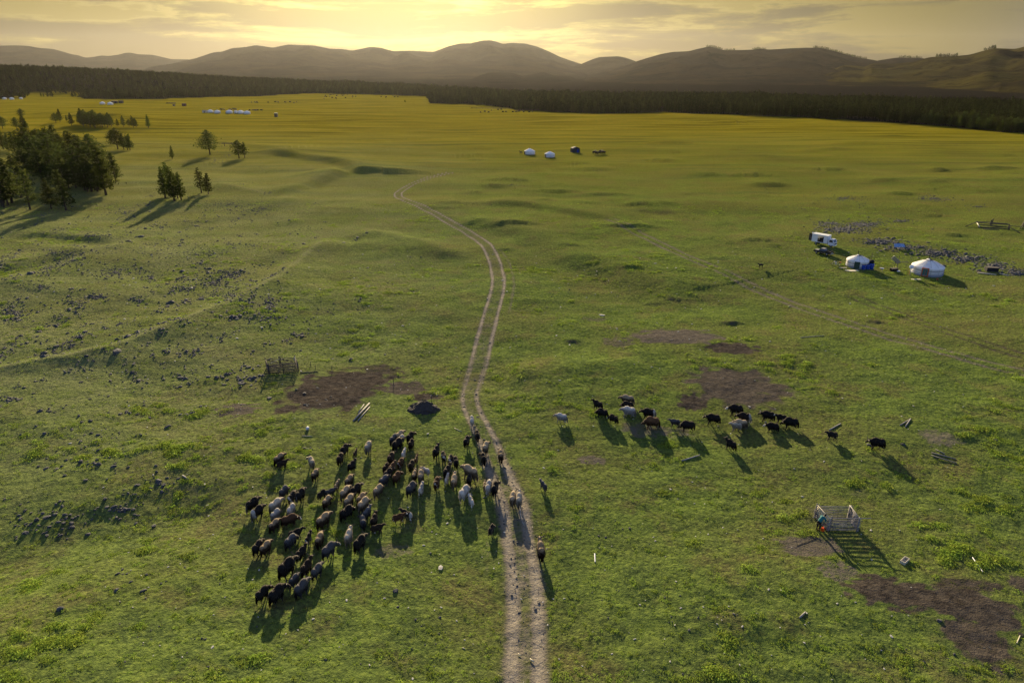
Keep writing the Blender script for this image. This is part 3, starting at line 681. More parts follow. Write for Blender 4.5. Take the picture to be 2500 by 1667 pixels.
# front row of the woods: the nearest trees stand as single things, the rest is one mass
def wood_points(n, az0, az1, d1f, minsp):
    a = np.radians(rng.uniform(az0, az1, n)); s = forest_start(np.degrees(a)); e = d1f(np.degrees(a))
    d = np.sqrt(rng.random(n)*(e*e-s*s).clip(0)+s*s)
    d = np.where(rng.random(n) < .10, s+rng.random(n)*25, d)
    x, y = d*np.sin(a), d*np.cos(a)
    gap = perlin(x/60, y/60, 61) < -0.33
    near = d < s+34*(.35+perlin(x/35, y/35, 62)+.5*perlin(x/11, y/11, 63))
    for cx, cy, rx, ry in ((110, 236, 45, 4), (165, 236, 40, 4.5)):
        x0, y0 = flat(cx, cy); gap |= np.hypot((x-x0)/(rx*y0/FPX), (y-y0)/26) < 1
    keep = ~(gap & (d < s+120)) & ~near & (e > s)
    return x[keep], y[keep], (d-s)[keep], d[keep]
endf = lambda az: np.interp(az, [-60, -20, -9, 0, 10, 20, 33, 60], [1880, 1850, 1650, 1180, 1100, 1040, 940, 900])
x, y, dep, dd_ = wood_points(27000, -46, 50, endf, 4)
z = H(x, y)
hh = rng.uniform(5.0, 10.5, len(x))*(1+.28*perlin(x/70, y/70, 64))*np.where(dep < 15, .85, 1.0)+np.where(rng.random(len(x)) < .06, 2.5, 0)
azp = np.degrees(np.arctan2(x, y)); vis = np.abs(azp) < 37.5
score = np.where(vis & (dep < 34), dd_, 1e9); order = np.argsort(score)[:205]
names = ['cone', 'narrow', 'broad', 'cone', 'airy']
pick = rng.choice(5, len(x), p=[.36, .2, .16, .2, .08])
for i in order:
    if score[i] > 1e8: continue
    a = azp[i]; fm = {'cone': 'pointed', 'narrow': 'slim', 'broad': 'rounded', 'airy': 'gappy'}[names[pick[i]]]; tl_ = 'tall' if hh[i] > 8.6 else 'small' if hh[i] < 6.6 else 'middling'
    px_i = 1250+x[i]/(y[i]*cP+CAMH*sP)*FPX
    if a < -8: lab, g = tl_+' '+fm+' conifer in the front row of the wooded hill on the left', 'front row of the left wood'
    elif a < 6: lab, g = tl_+' '+fm+' conifer at the front edge of the central wood', 'front row of the central wood'
    else:
        w_ = 'left of the dark range peak' if px_i < 1650 else 'between range peak and truck' if px_i < 1900 else 'beyond the box truck' if px_i < 2080 else 'beyond the near gers gap' if px_i < 2230 else 'beyond the larger near ger' if px_i < 2350 else 'close to the right edge'
        lab, g = tl_+' '+fm+' conifer fronting the right wood, '+w_, 'front row of the right wood'
    r = empty('pine_tree', (x[i], y[i], z[i]-.1), random.uniform(0, 6), lab, 'tree', g, hh[i]/10); r.scale = (hh[i]/9, hh[i]/9, hh[i]/10)
    for part, me in zip(('trunk', 'crown'), TREES[names[pick[i]] if names[pick[i]] != 'airy' else 'cone', random.randrange(2)]): link(bpy.data.objects.new(part, me), r)
rest = np.ones(len(x), bool); rest[order] = False
for nm, sel, lab in (('forest', azp < 3, 'hazy conifer forest covering the left hill and valley floor'), ('forest', azp >= 3, 'dark conifer forest across the right of the valley')):
    m = rest & sel; s = hh[m]/10
    scatter(nm, np.stack([x[m], y[m], z[m]-.2], 1), rots(m.sum()), np.stack([s*1.15, s*1.15, s], 1), FAR, lab, pick[m])
# belts of trees standing on the crest of the ridges
def crest(Rdat, spans, step, label):
    A, C, Rr = Rdat; P_ = []
    for a, b in spans:
        xa, ya, za = ray(a, 120); xb, yb, zb = ray(b, 120)
        t = math.atan2(xa, ya); t1 = math.atan2(xb, yb)
        while t < t1:
            h = float(np.interp(t, A, C)); r = Rr+random.uniform(-30, 30); P_.append((r*math.sin(t), r*math.cos(t), h-7, random.uniform(.9, 1.5))); t += .55*step/Rr*random.uniform(.3, 1.7)
    P_ = np.array(P_); scatter('ridge_trees', P_[:, :3], rots(len(P_)), np.repeat(P_[:, 3:], 3, 1)*np.array([[1.6, 1.6, 1.1]]), FAR, label, rng.choice([0, 2, 3], len(P_)))
crest(RD, [(1725, 1765), (1770, 1795), (1838, 1870), (1985, 2120)], 9, 'thin belt of trees along the dark range crest')
crest(RG, [(2290, 2340), (2405, 2430)], 10, 'few trees on the crest at the right edge')
crest(RE, [(2200, 2255)], 9, 'small trees on the ridge in the right hand gap')

# ------------------------------------------------------------------ grass clumps and stones
def tuft(n, r, h, lf, seed):
    """low rosette of broad leaves, most of them tilted up to the sky"""
    rr = random.Random(seed); v = []; f = []
    for i in range(n):
        a = rr.uniform(0, 6.28); q = r*rr.random()**.6; z = h*(1-(q/r)**2)*rr.uniform(.35, 1.1)+.01
        nrm = Vector((math.cos(a)*q/r*.6+rr.gauss(0, .45), math.sin(a)*q/r*.6+rr.gauss(0, .45), 1)).normalized()
        t = nrm.orthogonal().normalized(); t = Matrix.Rotation(rr.uniform(0, 6.28), 3, nrm) @ t; b = nrm.cross(t); c = Vector((q*math.cos(a), q*math.sin(a), z)); L = lf*rr.uniform(.7, 1.4)
        k = len(v); v += [c-t*L, c+b*L*.45, c+t*L, c-b*L*.45]; f.append((k, k+1, k+2, k+3))
    return bpy.data.objects.new('grass_tuft', crown_mesh('grass_tuft', v, f, M_GRASS))
TUFTS = [tuft(22, .20, .10, .045, 1), tuft(30, .34, .17, .055, 2), tuft(16, .15, .07, .035, 3), tuft(40, .44, .19, .060, 4)]
n = 460000
u = rng.random(n); yy = 30+ (205-30)*u**1.15; xx = (rng.random(n)*2-1)*(yy*.80+9)
keep = np.ones(n, bool)
dens = .55*perlin(xx/7, yy/5.5, 71)+.75*perlin(xx/1.9, yy/1.3, 72)+.45*perlin(xx/26, yy/22, 73)
keep &= (dens > .43+.18*rng.standard_normal(n)) | (rng.random(n) < .045)
def near_line(x, y, line, w): return polydist(x, y, line)[0] < w
xx, yy, dens = xx[keep], yy[keep], dens[keep]
sp = np.zeros(len(xx))
for x0, y0, rx, ry, st, pl_ in PW:
    r = np.hypot((xx-x0)/rx, (yy-y0)/ry); sp = np.maximum(sp, st*(r < 1.02+.3*perlin(xx/(rx*.35), yy/(ry*.35), 24)))
ok = (rng.random(len(xx)) > sp*1.25-.1) & ~near_line(xx, yy, TRACK, 1.75)
xx, yy, dens = xx[ok], yy[ok], dens[ok]
zz = H(xx, yy); s = rng.uniform(.6, 1.2, len(xx))*(1+.9*np.clip(dens, 0, .6))*(1-.25*sstep(yy, 90, 200))
pk = np.where(dens > .42, rng.integers(0, 4, len(xx)), rng.choice([0, 2], len(xx)))
scatter('grass', np.stack([xx, yy, zz], 1), rots(len(xx)), np.stack([s, s, s*rng.uniform(.7, 1.3, len(xx))], 1), TUFTS, 'low weedy grass clumps covering the near steppe', pk)

def rock_mesh(seed, flatk=.6, sub=2, name='stone'):
    bm = bmesh.new(); bmesh.ops.create_icosphere(bm, subdivisions=sub, radius=1); rr = random.Random(seed)
    pl_ = [(Vector((rr.gauss(0, 1), rr.gauss(0, 1), rr.gauss(0, .8))).normalized(), rr.uniform(.55, .9)) for _ in range(9)]
    for v in bm.verts:
        for n_, d_ in pl_:
            k = v.co.dot(n_)-d_
            if k > 0: v.co -= n_*k*.9
        v.co.x *= 1.15; v.co.z *= flatk; v.co += Vector((rr.gauss(0, .03), rr.gauss(0, .03), rr.gauss(0, .03)))
    me = bpy.data.meshes.new(name); bm.to_mesh(me); bm.free(); me.materials.append(M_ROCK); me.polygons.foreach_set('use_smooth', [False]*len(me.polygons)); return me
ROCKS = [rock_mesh(i, random.choice((.5, .65, .8))) for i in range(8)]
SROCK = [bpy.data.objects.new('stone', rock_mesh(20+i, .6, 1)) for i in range(4)]
# clusters: (px, py, rx, ry, count, size m, label)
RC = [(305,520,26,20,110,.34,'stone heap in the shade left of the larch clump shadow'),(392,555,22,12,40,.38,'stones on the bank under the larch clump'),(450,540,60,22,70,.32,''),
 (560,500,110,22,230,.30,''),(640,510,60,24,120,.32,''),(660,470,50,12,60,.3,''),(590,450,60,10,60,.28,''),(640,410,60,16,50,.3,''),(470,480,60,8,30,.3,''),(370,478,20,10,25,.35,''),
 (220,575,80,14,90,.42,''),(130,618,40,14,70,.42,'stone in the gully bank on the far left'),(180,635,60,20,80,.42,''),(120,655,40,18,60,.42,''),(100,700,50,16,50,.38,''),(280,665,60,20,110,.42,''),(370,680,22,10,40,.45,''),
 (520,690,60,28,170,.42,''),(560,670,50,20,120,.42,''),(450,705,40,18,60,.42,''),(180,740,30,10,50,.45,''),(240,725,30,10,50,.42,''),(340,735,30,12,36,.42,''),(35,765,38,20,100,.42,'stone in the cluster at the left edge below the gully'),
 (660,745,34,44,90,.46,''),(640,780,50,22,30,.46,''),(560,720,40,18,60,.4,''),(440,780,60,10,30,.35,''),(480,620,110,34,120,.33,''),(380,600,120,36,120,.30,''),(620,600,110,30,100,.30,''),(150,560,120,12,50,.32,''),
 (100,840,110,40,30,.42,''),(300,790,200,40,60,.36,''),(400,860,160,60,50,.42,''),(340,930,60,26,40,.5,'stone of the loose group on the near left slope'),(540,920,90,70,24,.42,''),
 (240,1060,180,55,60,.42,'stone on the near left hillside'),(230,1130,190,60,110,.44,'stone on the near left hillside'),(300,1240,60,34,70,.46,'stone in the shaded hollow of the near left slope'),(160,1270,70,40,70,.46,'stone in the shaded hollow of the near left slope'),(60,1280,80,40,40,.42,''),(380,1180,60,40,40,.42,''),
 (760,1095,30,8,12,.42,'stone of the small heap above the tan animals'),(300,1400,300,60,30,.28,''),(500,1560,460,90,60,.2,''),(1080,1560,90,80,30,.2,''),(1700,1500,260,140,70,.2,''),(2350,1600,160,60,24,.2,''),(1500,1300,200,80,24,.2,''),
 (800,760,160,70,50,.32,''),(900,700,200,90,60,.28,''),(1050,620,90,60,24,.24,''),(1300,600,160,50,24,.22,''),(1340,720,160,50,24,.25,''),
 (2060,560,80,14,300,.62,'dark stone in the rocky band behind the box truck'),(2110,548,60,9,170,.62,'dark stone in the rocky band behind the box truck'),(2020,545,40,8,80,.55,'dark stone in the rocky band behind the box truck'),(2150,590,60,10,200,.62,'dark stone in the rocky band between the truck and tents'),(2210,605,60,8,170,.6,'dark stone in the rocky band between the truck and tents'),
 (2290,618,60,10,190,.62,'dark stone in the rocky band behind the larger white tent'),(2360,632,50,12,170,.62,'dark stone in the rocky band behind the larger white tent'),(2430,650,50,12,150,.62,'dark stone in the rocky band by the right edge'),(2480,668,40,10,80,.6,'dark stone in the rocky band by the right edge'),(2200,540,50,5,60,.5,''),(2280,485,60,10,110,.5,''),(2060,485,60,8,90,.42,''),(2390,505,50,6,40,.42,''),(2100,500,200,40,90,.32,''),(1700,430,120,16,30,.3,''),(1950,510,120,24,50,.28,''),
 (2210,640,140,10,20,.35,''),(1250,452,24,4,20,.3,''),(1030,465,30,14,30,.28,''),(1190,500,60,16,24,.25,''),(2000,470,120,20,40,.3,''),(560,380,30,14,20,.5,'stone under the lone broad pine'),(525,392,26,12,70,.42,''),(120,290,60,4,20,.4,''),(300,330,120,16,60,.3,''),(110,340,60,14,40,.3,'')]
cand = []
for cx, cy, rx, ry, n_, sz, lab in RC:
    n_ = int(n_*(2.4 if 370 < cy < 800 else .75)*(1.0 if cx < 1900 else 1.0)); sz = sz*(.85 if cy > 900 else .78 if cx < 1900 else .88)
    a = rng.random(n_)*6.283; r = np.abs(rng.normal(0, .62, n_)) if cx < 1900 else np.abs(rng.normal(0, .55, n_))
    # streaky, uneven cover inside each cluster
    px_, py_ = cx+rx*r*np.cos(a)*1.1, cy+ry*r*np.sin(a)*1.1
    s_ = sz*np.exp(np.clip(rng.normal(-.28, .42, n_), -1.2, .45))
    for p_, q_, t_ in zip(px_, py_, s_): cand.append((p_, q_, t_*0.75, lab))
for p_, q_, t_ in [(965,1443,.42),(147,1487,.36),(715,1365,.2),(1051,1350,.24),(2293,1515,.3),(2122,1088,.45),(2205,1086,.35),(2430,1075,.4),(583,1112,.42),(410,1043,.5),(365,1020,.36),(221,1028,.42),(350,1442,.32),(284,1441,.3),(1015,1512,.2),(1390,708,.4),(1002,628,.42),(1028,628,.4),(940,866,.35)]: cand.append((p_, q_, t_, ''))
gx_, gy_ = rng.uniform(-20, 900, 34000), rng.uniform(470, 1010, 34000)
v_ = perlin((gy_+.35*gx_)/26, gx_/150, 91)+.7*perlin(gx_/22, gy_/14, 92)
g_ = (v_ > .02+.55*rng.random(34000)+.35*np.clip((gx_-560)/340, 0, 1)+.3*np.clip((gy_-820)/190, 0, 1)+.25*(gy_ < 500))
P3 = ats([(c[0], c[1]) for c in cand]); SZ = np.array([c[2] for c in cand])*.62
ok = (P3[1] > 20); app = SZ/np.hypot(P3[0], P3[1])*ok*((np.array([c[0] for c in cand]) > 5) & (np.array([c[0] for c in cand]) < 2495)&(np.array([c[1] for c in cand]) < 1650))
big = np.argsort(-app)[:290]; isbig = np.zeros(len(cand), bool); isbig[big] = True
for i in big:
    x0, y0, z0 = P3[0][i], P3[1][i], P3[2][i]; pxx, pyy = cand[i][0], cand[i][1]; lab = cand[i][3]
    if not lab:
        lab = ('grey stone half sunk in the near grass right of the track' if pxx > 1300 else 'grey stone half sunk in the near grass left of the track') if pyy > 1000 else ('grey stone scattered on the middle left slope' if pxx < 1000 else 'grey stone lying on the open grass beyond the animals')
    g_lab = lab.replace('stone', 'stones', 1); lab = ('large ' if SZ[i] > .36 else 'small ' if SZ[i] < .24 else 'middling ')+lab
    nm = 'stone'; o = bpy.data.objects.new(nm, random.choice(ROCKS)); COL.objects.link(o)
    o.location = (x0, y0, z0+.12*SZ[i]); o.rotation_euler = (random.uniform(-.15, .15), random.uniform(-.15, .15), random.uniform(0, 6.28)); k = SZ[i]
    o.scale = (k*random.uniform(.8, 1.25), k*random.uniform(.8, 1.1), k*random.uniform(.8, 1.3)); tag(o, lab, 'stone', g_lab)
m = ok & ~isbig; fx_, fy_ = flat(gx_[g_], gy_[g_]); fz_ = H(fx_, fy_); fs_ = .175*np.exp(rng.normal(-.3, .5, len(fx_)))
s = SZ[m]; band = np.array([c[0] for c in cand])[m] > 1900; sc3 = np.stack([s*rng.uniform(.8, 1.3, m.sum()), s*rng.uniform(.8, 1.2, m.sum()), s*rng.uniform(.8, 1.3, m.sum())*np.where(band, .7, 1)], 1)
pts_ = np.concatenate([np.stack([P3[0][m], P3[1][m], P3[2][m]+.10*s], 1), np.stack([fx_, fy_, fz_+.1*fs_], 1)]); sc3 = np.concatenate([sc3, np.stack([fs_*1.1, fs_, fs_], 1)])
scatter('field_stones', pts_, rots(len(pts_)), sc3, SROCK, 'countless small dark stones strewn over the slopes')
# small pale stones and bones
n = 900; yy = 30+120*rng.random(n)**1.3; xx = (rng.random(n)*2-1)*(yy*.75); zz = H(xx, yy)
pr = rock_mesh(40, .6, 1, 'pale_pebble'); pr.materials.clear(); pr.materials.append(M_PEB)
s = .045*np.exp(rng.normal(0, .4, n))*(1+sstep(yy, 60, 150))
scatter('pale_pebbles', np.stack([xx, yy, zz+.02], 1), rots(n), np.stack([s*1.6, s, s], 1), [bpy.data.objects.new('pale_pebble', pr)], 'tiny pale stones and bone chips dotting the grass')
n = 1500; px_ = rng.uniform(-.9, .9, n); li = rng.integers(8, len(TRACK)-30, n)
tx = np.array([TRACK[i][0] for i in li])+rng.normal(0, 1.1, n); ty = np.array([TRACK[i][1] for i in li])+rng.uniform(-4, 4, n); zz = H(tx, ty)
s = .04*np.exp(rng.normal(0, .5, n))
scatter('track_gravel', np.stack([tx, ty, zz-.03], 1), rots(n), np.stack([s*1.3, s, s], 1), [bpy.data.objects.new('gravel', rock_mesh(41, .7, 1, 'gravel'))], 'loose gravel along the dirt track')
# ------------------------------------------------------------------ yaks
def solid(parts, voxel=.045, smooth=2, ratio=.5, name='yak'):
    """union of rounded lumps, melted into one continuous skin"""
    mb = MB()
    for p in parts:
        if p[0] == 'e': mb.ell(p[1], p[2], 14, 10, 0, Matrix.Rotation(p[3], 3, 'X') if len(p) > 3 else None)
        else: mb.tube(p[1], p[2], 8)
    me = mb.mesh(name+'_src', []) if False else None
    me = bpy.data.meshes.new('src'); me.from_pydata(mb.v, [], mb.f); me.update()
    o = bpy.data.objects.new('src', me); COL.objects.link(o)
    m = o.modifiers.new('r', 'REMESH'); m.mode = 'VOXEL'; m.voxel_size = voxel
    m = o.modifiers.new('s', 'SMOOTH'); m.iterations = smooth; m.factor = .5
    m = o.modifiers.new('d', 'DECIMATE'); m.ratio = ratio
    dg = bpy.context.evaluated_depsgraph_get(); ev = o.evaluated_get(dg)
    out = bpy.data.meshes.new_from_object(ev); out.name = name
    bpy.data.objects.remove(o); out.polygons.foreach_set('use_smooth', [True]*len(out.polygons)); return out
def yak_parts(head='low', turn=0.0, stride=0.0, calf=False, woolly=1.0):
    """+Y is forward; metres; withers at about 1.3 m"""
    P_ = []
    s = .85 if calf else .90; w = (.25 if calf else .345)*woolly; top = 1.08 if calf else 1.16
    P_ += [('e', (0, 0, top-.22), (w, .78*s, .35*woolly)), ('e', (0, -.50*s, top-.20), (w*.92, .36, .36)), ('e', (0, .38*s, top-.20), (w*.95, .40, .40)),
           ('e', (0, .30*s, top+.02), (w*.62, .42, .24)), ('e', (0, -.20, top-.36), (w*.95, .62, .26))]
    if not calf: P_.append(('e', (0, .05, top-.44), (w*.88, .66, .20)))
    hz_ = {'low': .72, 'mid': 1.0, 'high': 1.30}[head]; hy = {'low': 1.04, 'mid': 1.12, 'high': 1.04}[head]
    hx = math.sin(turn)*.34; hy -= (1-math.cos(turn))*.3
    nk = Vector((0, .62*s, top-.12)); hd = Vector((hx, hy*s, hz_*(.95 if calf else 1)))
    P_.append(('t', [nk-Vector((0, .2, 0)), nk.lerp(hd, .5), hd], [.26*woolly, .20, .14]))
    f = Vector((math.sin(turn), math.cos(turn), -.75 if head != 'high' else -.35)).normalized()
    P_.append(('t', [hd-f*.06, hd+f*.14, hd+f*.30, hd+f*.37], [.135, .125, .088, .06]))
    for k, (x, y) in enumerate(((-.17, .46), (.17, .46), (-.17, -.56), (.17, -.56))):
        sw = stride*(1 if k in (0, 3) else -1); y *= s; x *= w/.35
        if y > 0: P_.append(('t', [(x, y, .62), (x, y+sw*.12, .36), (x*1.02, y+sw*.22, .06), (x*1.02, y+sw*.25+.03, 0)], [.13, .085, .06, .075]))
        else: P_.append(('t', [(x, y, .70), (x, y+.06+sw*.08, .46), (x, y-.09+sw*.18, .32), (x*1.02, y-.03+sw*.24, .07), (x*1.02, y+.01+sw*.24, 0)], [.17, .11, .065, .055, .072]))
    for sd in (-1, 1):
        side = Vector((f.y, -f.x, 0)).normalized()*sd
        P_.append(('t', [hd+side*.08+Vector((0, 0, .03)), hd+side*.24+Vector((0, 0, .0))], [.05, .022]))
    return P_, hd, f
def coat_strands(body, n, seed, long=1.0):
    rr = random.Random(seed); fs = [f for f in body.polygons]; co = [v.co for v in body.vertices]; v = []; f = []
    ar = np.array([p.area for p in fs]); cu = np.cumsum(ar); pick_ = np.searchsorted(cu, np.random.default_rng(seed).random(n)*cu[-1])
    for i in pick_:
        p = fs[int(i)]; c = p.center; nm = p.normal
        if c.z < .45 or c.y > .95: continue
        fl = max(0, 1-abs(c.z-.74)/.30)*long
        L = +.06+.17*fl*rr.uniform(.5, 1.1)+(.05 if c.z > 1 else 0)
        d = (nm*.55+Vector((rr.gauss(0, .2), -.35+rr.gauss(0, .2), -.9*min(1, .4+fl)))).normalized()
        t = d.cross(nm+Vector((.01, 0, 0))); t = (t.normalized() if t.length > 1e-4 else Vector((1, 0, 0)))*(.018+.02*fl)
        k = len(v); v += [c-t-nm*.02, c+t-nm*.02, c+d*L]; f.append((k, k+1, k+2))
    return v, f
YT = {}
SPEC = {'walk': ('mid', 0, .8, False), 'low': ('low', 0, .35, False), 'up': ('high', 0, .5, False), 'left': ('mid', -.9, .3, False), 'right': ('mid', .8, .5, False), 'calf': ('high', 0, .7, True), 'calflow': ('low', .3, .4, True)}
dummy = bpy.data.materials.new('coat_slot')
for i, (k, (hd_, tn, st, cf)) in enumerate(SPEC.items()):
    P_, hd, f = yak_parts(hd_, tn, st, cf)
    body = solid(P_, .05, 2, .42, 'yak'); body.materials.append(dummy)
    v, fc = coat_strands(body, 1300 if not cf else 500, i, 1.0 if not cf else .35)
    coat = crown_mesh('coat_hair', v, fc, dummy)
    rr = random.Random(i); tv = []; tf = []; z0 = 1.06 if not cf else .96; y0 = -.78*(1 if not cf else .92)
    for q in range(90 if not cf else 34):
        a = rr.uniform(0, 6.28); r0 = .035; r1 = rr.uniform(.02, .13 if not cf else .05); Ln = rr.uniform(.45, .78)*(1 if not cf else .62); t0 = rr.uniform(0, .3)*Ln
        k0 = len(tv); px_, py_ = r0*math.cos(a), r0*math.sin(a); w = .016
        tv += [(px_-w, y0+py_-.02, z0-t0), (px_+w, y0+py_-.02, z0-t0), (r1*math.cos(a)+w*.6, y0+r1*math.sin(a)-.08, z0-t0-Ln*.6), (r1*math.cos(a)*.6, y0+r1*math.sin(a)*.6-.07, z0-t0-Ln)]; tf.append((k0, k0+1, k0+2, k0+3))
    tail = crown_mesh('tail', tv, tf, dummy)
    side = Vector((f.y, -f.x, 0)).normalized(); horns = []
    if not cf:
        for sd in (-1, 1):
            b = hd+side*sd*.07+Vector((0, 0, .09)); h = MB().tube([b, b+side*sd*.20+Vector((0, 0, .03)), b+side*sd*.33+Vector((0, 0, .16)), b+side*sd*.28+f*.05+Vector((0, 0, .27))], [.045, .04, .03, .008], 5)
            horns.append(h.mesh('horn', dummy, True))
    YT[k] = (body, coat, tail, horns)
M_HORN = simple('horn', (.06, .05, .045), .5, var=.2)
def coat_mat(name, base, top=None, patch=None, face=None, rump=None, pscale=1.6, pth=.52, ztop=.98):
    out = []
    for hair in (False, True):
        m, N = mat_new(name+('_hair' if hair else '')); tc_ = N.n('ShaderNodeTexCoord'); oi = N.n('ShaderNodeObjectInfo')
        sp_ = N.n('ShaderNodeSeparateXYZ', i={0: tc_.outputs['Object']})
        off = N.n('ShaderNodeVectorMath', operation='MULTIPLY_ADD', i={0: oi.outputs['Random'], 1: (0, 0, 0), 2: tc_.outputs['Object']}).outputs[0]
        nz = N.noise(off, 3.0, 4); c = N.mix(N.step(nz, .35, .65), base, tuple(q*.62 for q in base))
        if top: c = N.mix(N.step(N.math('ADD', sp_.outputs['Z'], N.math('MULTIPLY', N.math('SUBTRACT', nz, .5), .5)), ztop-.16, ztop+.10), c, top)
        if patch: c = N.mix(N.step(N.noise(off, pscale, 2, .5, .3), pth, pth+.03), c, patch)
        if rump: c = N.mix(N.step(N.math('ADD', sp_.outputs['Y'], N.math('MULTIPLY', nz, .35)), -.30, -.42), c, rump)
        if face: c = N.mix(N.step(sp_.outputs['Y'], 1.0, 1.08), c, face)
        fine = N.noise(tc_.outputs['Object'], 28, 3); c = N.mix(N.math('MULTIPLY', fine, .35), c, (0.01, .008, .006))
        hs = N.n('ShaderNodeHueSaturation', i={'Color': c, 'Value': N.math('MULTIPLY_ADD', oi.outputs['Random'], .4, .8)}).outputs[0]
        if hair:
            d = N.n('ShaderNodeBsdfDiffuse', i={'Color': hs}); t = N.n('ShaderNodeBsdfTranslucent', i={'Color': hs}); sh = N.n('ShaderNodeMixShader', i={0: .5, 1: d.outputs[0], 2: t.outputs[0]}).outputs[0]
        else:
            bp = N.n('ShaderNodeBump', i={'Strength': .7, 'Distance': .04, 'Height': N.noise(N.vmul(tc_.outputs['Object'], (1, 1, .35)), 22, 3)})
            sh = N.n('ShaderNodeBsdfPrincipled', i={'Base Color': hs, 'Roughness': .85, 'Specular IOR Level': .2, 'Sheen Weight': .35, 'Sheen Roughness': .4, 'Sheen Tint': (1, .85, .65, 1), 'Normal': bp.outputs[0]}).outputs[0]
        N.n('ShaderNodeOutputMaterial', i={'Surface': sh}); out.append(m)
    return out
CREAM, TAN, DBR, BLK, WHT, GRY = (.50, .44, .34), (.27, .205, .125), (.045, .028, .018), (.014, .013, .014), (.62, .58, .52), (.17, .18, .20)
COATS = {'black': coat_mat('black_coat', BLK), 'dark': coat_mat('dark_brown_coat', (.030, .019, .013)), 'brown': coat_mat('brown_coat', (.075, .040, .022), top=(.12, .062, .030)),
 'tanbrown': coat_mat('tan_backed_rimlit_coat', DBR, top=(.36, .27, .165), ztop=1.17), 'tan': coat_mat('tan_coat', (.13, .10, .068), top=(.42, .335, .22), ztop=1.10), 'cream': coat_mat('cream_coat', (.30, .265, .21), top=CREAM, ztop=1.15),  # tan tops: lighter saddle with some backlit rim put into the colour
 'grey': coat_mat('grey_coat', (.048, .052, .062), top=(.125, .127, .135), ztop=1.25), 'darkgrey': coat_mat('charcoal_coat', (.035, .036, .042), top=(.075, .075, .08)), 'white': coat_mat('white_coat', (.34, .33, .32), top=WHT, ztop=1.15),
 'pied': coat_mat('pied_coat', BLK, patch=WHT, pth=.56), 'piedw': coat_mat('white_pied_coat', WHT, patch=BLK, pth=.56, rump=WHT), 'brownpied': coat_mat('brown_pied_coat', (.10, .045, .022), patch=WHT, pth=.60, face=WHT),
 'bwface': coat_mat('white_faced_coat', BLK, face=WHT), 'brface': coat_mat('white_faced_brown_coat', (.05, .026, .017), top=(.09, .045, .024), face=WHT), 'brump': coat_mat('white_rumped_coat', BLK, rump=(.45, .43, .40)), 'grface': coat_mat('white_faced_grey_coat', (.05, .054, .064), top=(.10, .10, .11), face=WHT),
 'btail': coat_mat('black_coat_tail', BLK)}
TAILW = {'btail': 'white', 'brump': 'white', 'pied': 'white', 'tan': 'cream', 'cream': 'cream'}
def yak(px, py, head, s, coat, pose, label, group):
    p = at(px, py); b, ct, tl, hn = YT[pose]; mB, mH = COATS[coat]; kind = 'calf' if pose.startswith('calf') else 'yak'
    o = bpy.data.objects.new('yak_calf' if kind == 'calf' else 'yak', b); COL.objects.link(o)
    o.location = (p.x, p.y, p.z-.02); head = head*.58 if 0 < head < 60 and px < 1340 else head; o.rotation_euler = (0, 0, -R(head)); s *= .90; o.scale = (s*.98, s*.92, s*random.uniform(1.03, 1.12))
    o.material_slots[0].link = 'OBJECT'; o.material_slots[0].material = mB
    tag(o, label, kind, group)
    tm = COATS[TAILW[coat]][1] if coat in TAILW and (coat != 'pied' or random.random() < .5) else mH
    for nm, me, mm in [('coat_hair', ct, mH), ('tail', tl, tm)]+[('horn', h, M_HORN) for h in hn]:
        c = bpy.data.objects.new(nm, me); link(c, o); c.material_slots[0].link = 'OBJECT'; c.material_slots[0].material = mm
    return o
r1_ = lambda x, y: (550+x/5.227, 1020+y/5.227)
r2_ = lambda x, y: (550+x/5.227, 1220+y/5.227)
r3_ = lambda x, y: (900+x/5.227, 1000+y/5.227)
r4_ = lambda x, y: (1330+x/5.227, 940+y/5.227)
r5_ = lambda x, y: (1750+x/5.227, 940+y/5.227)
LH, RH = 'herd walking away left of the track', 'animals crossing the grass to the right'
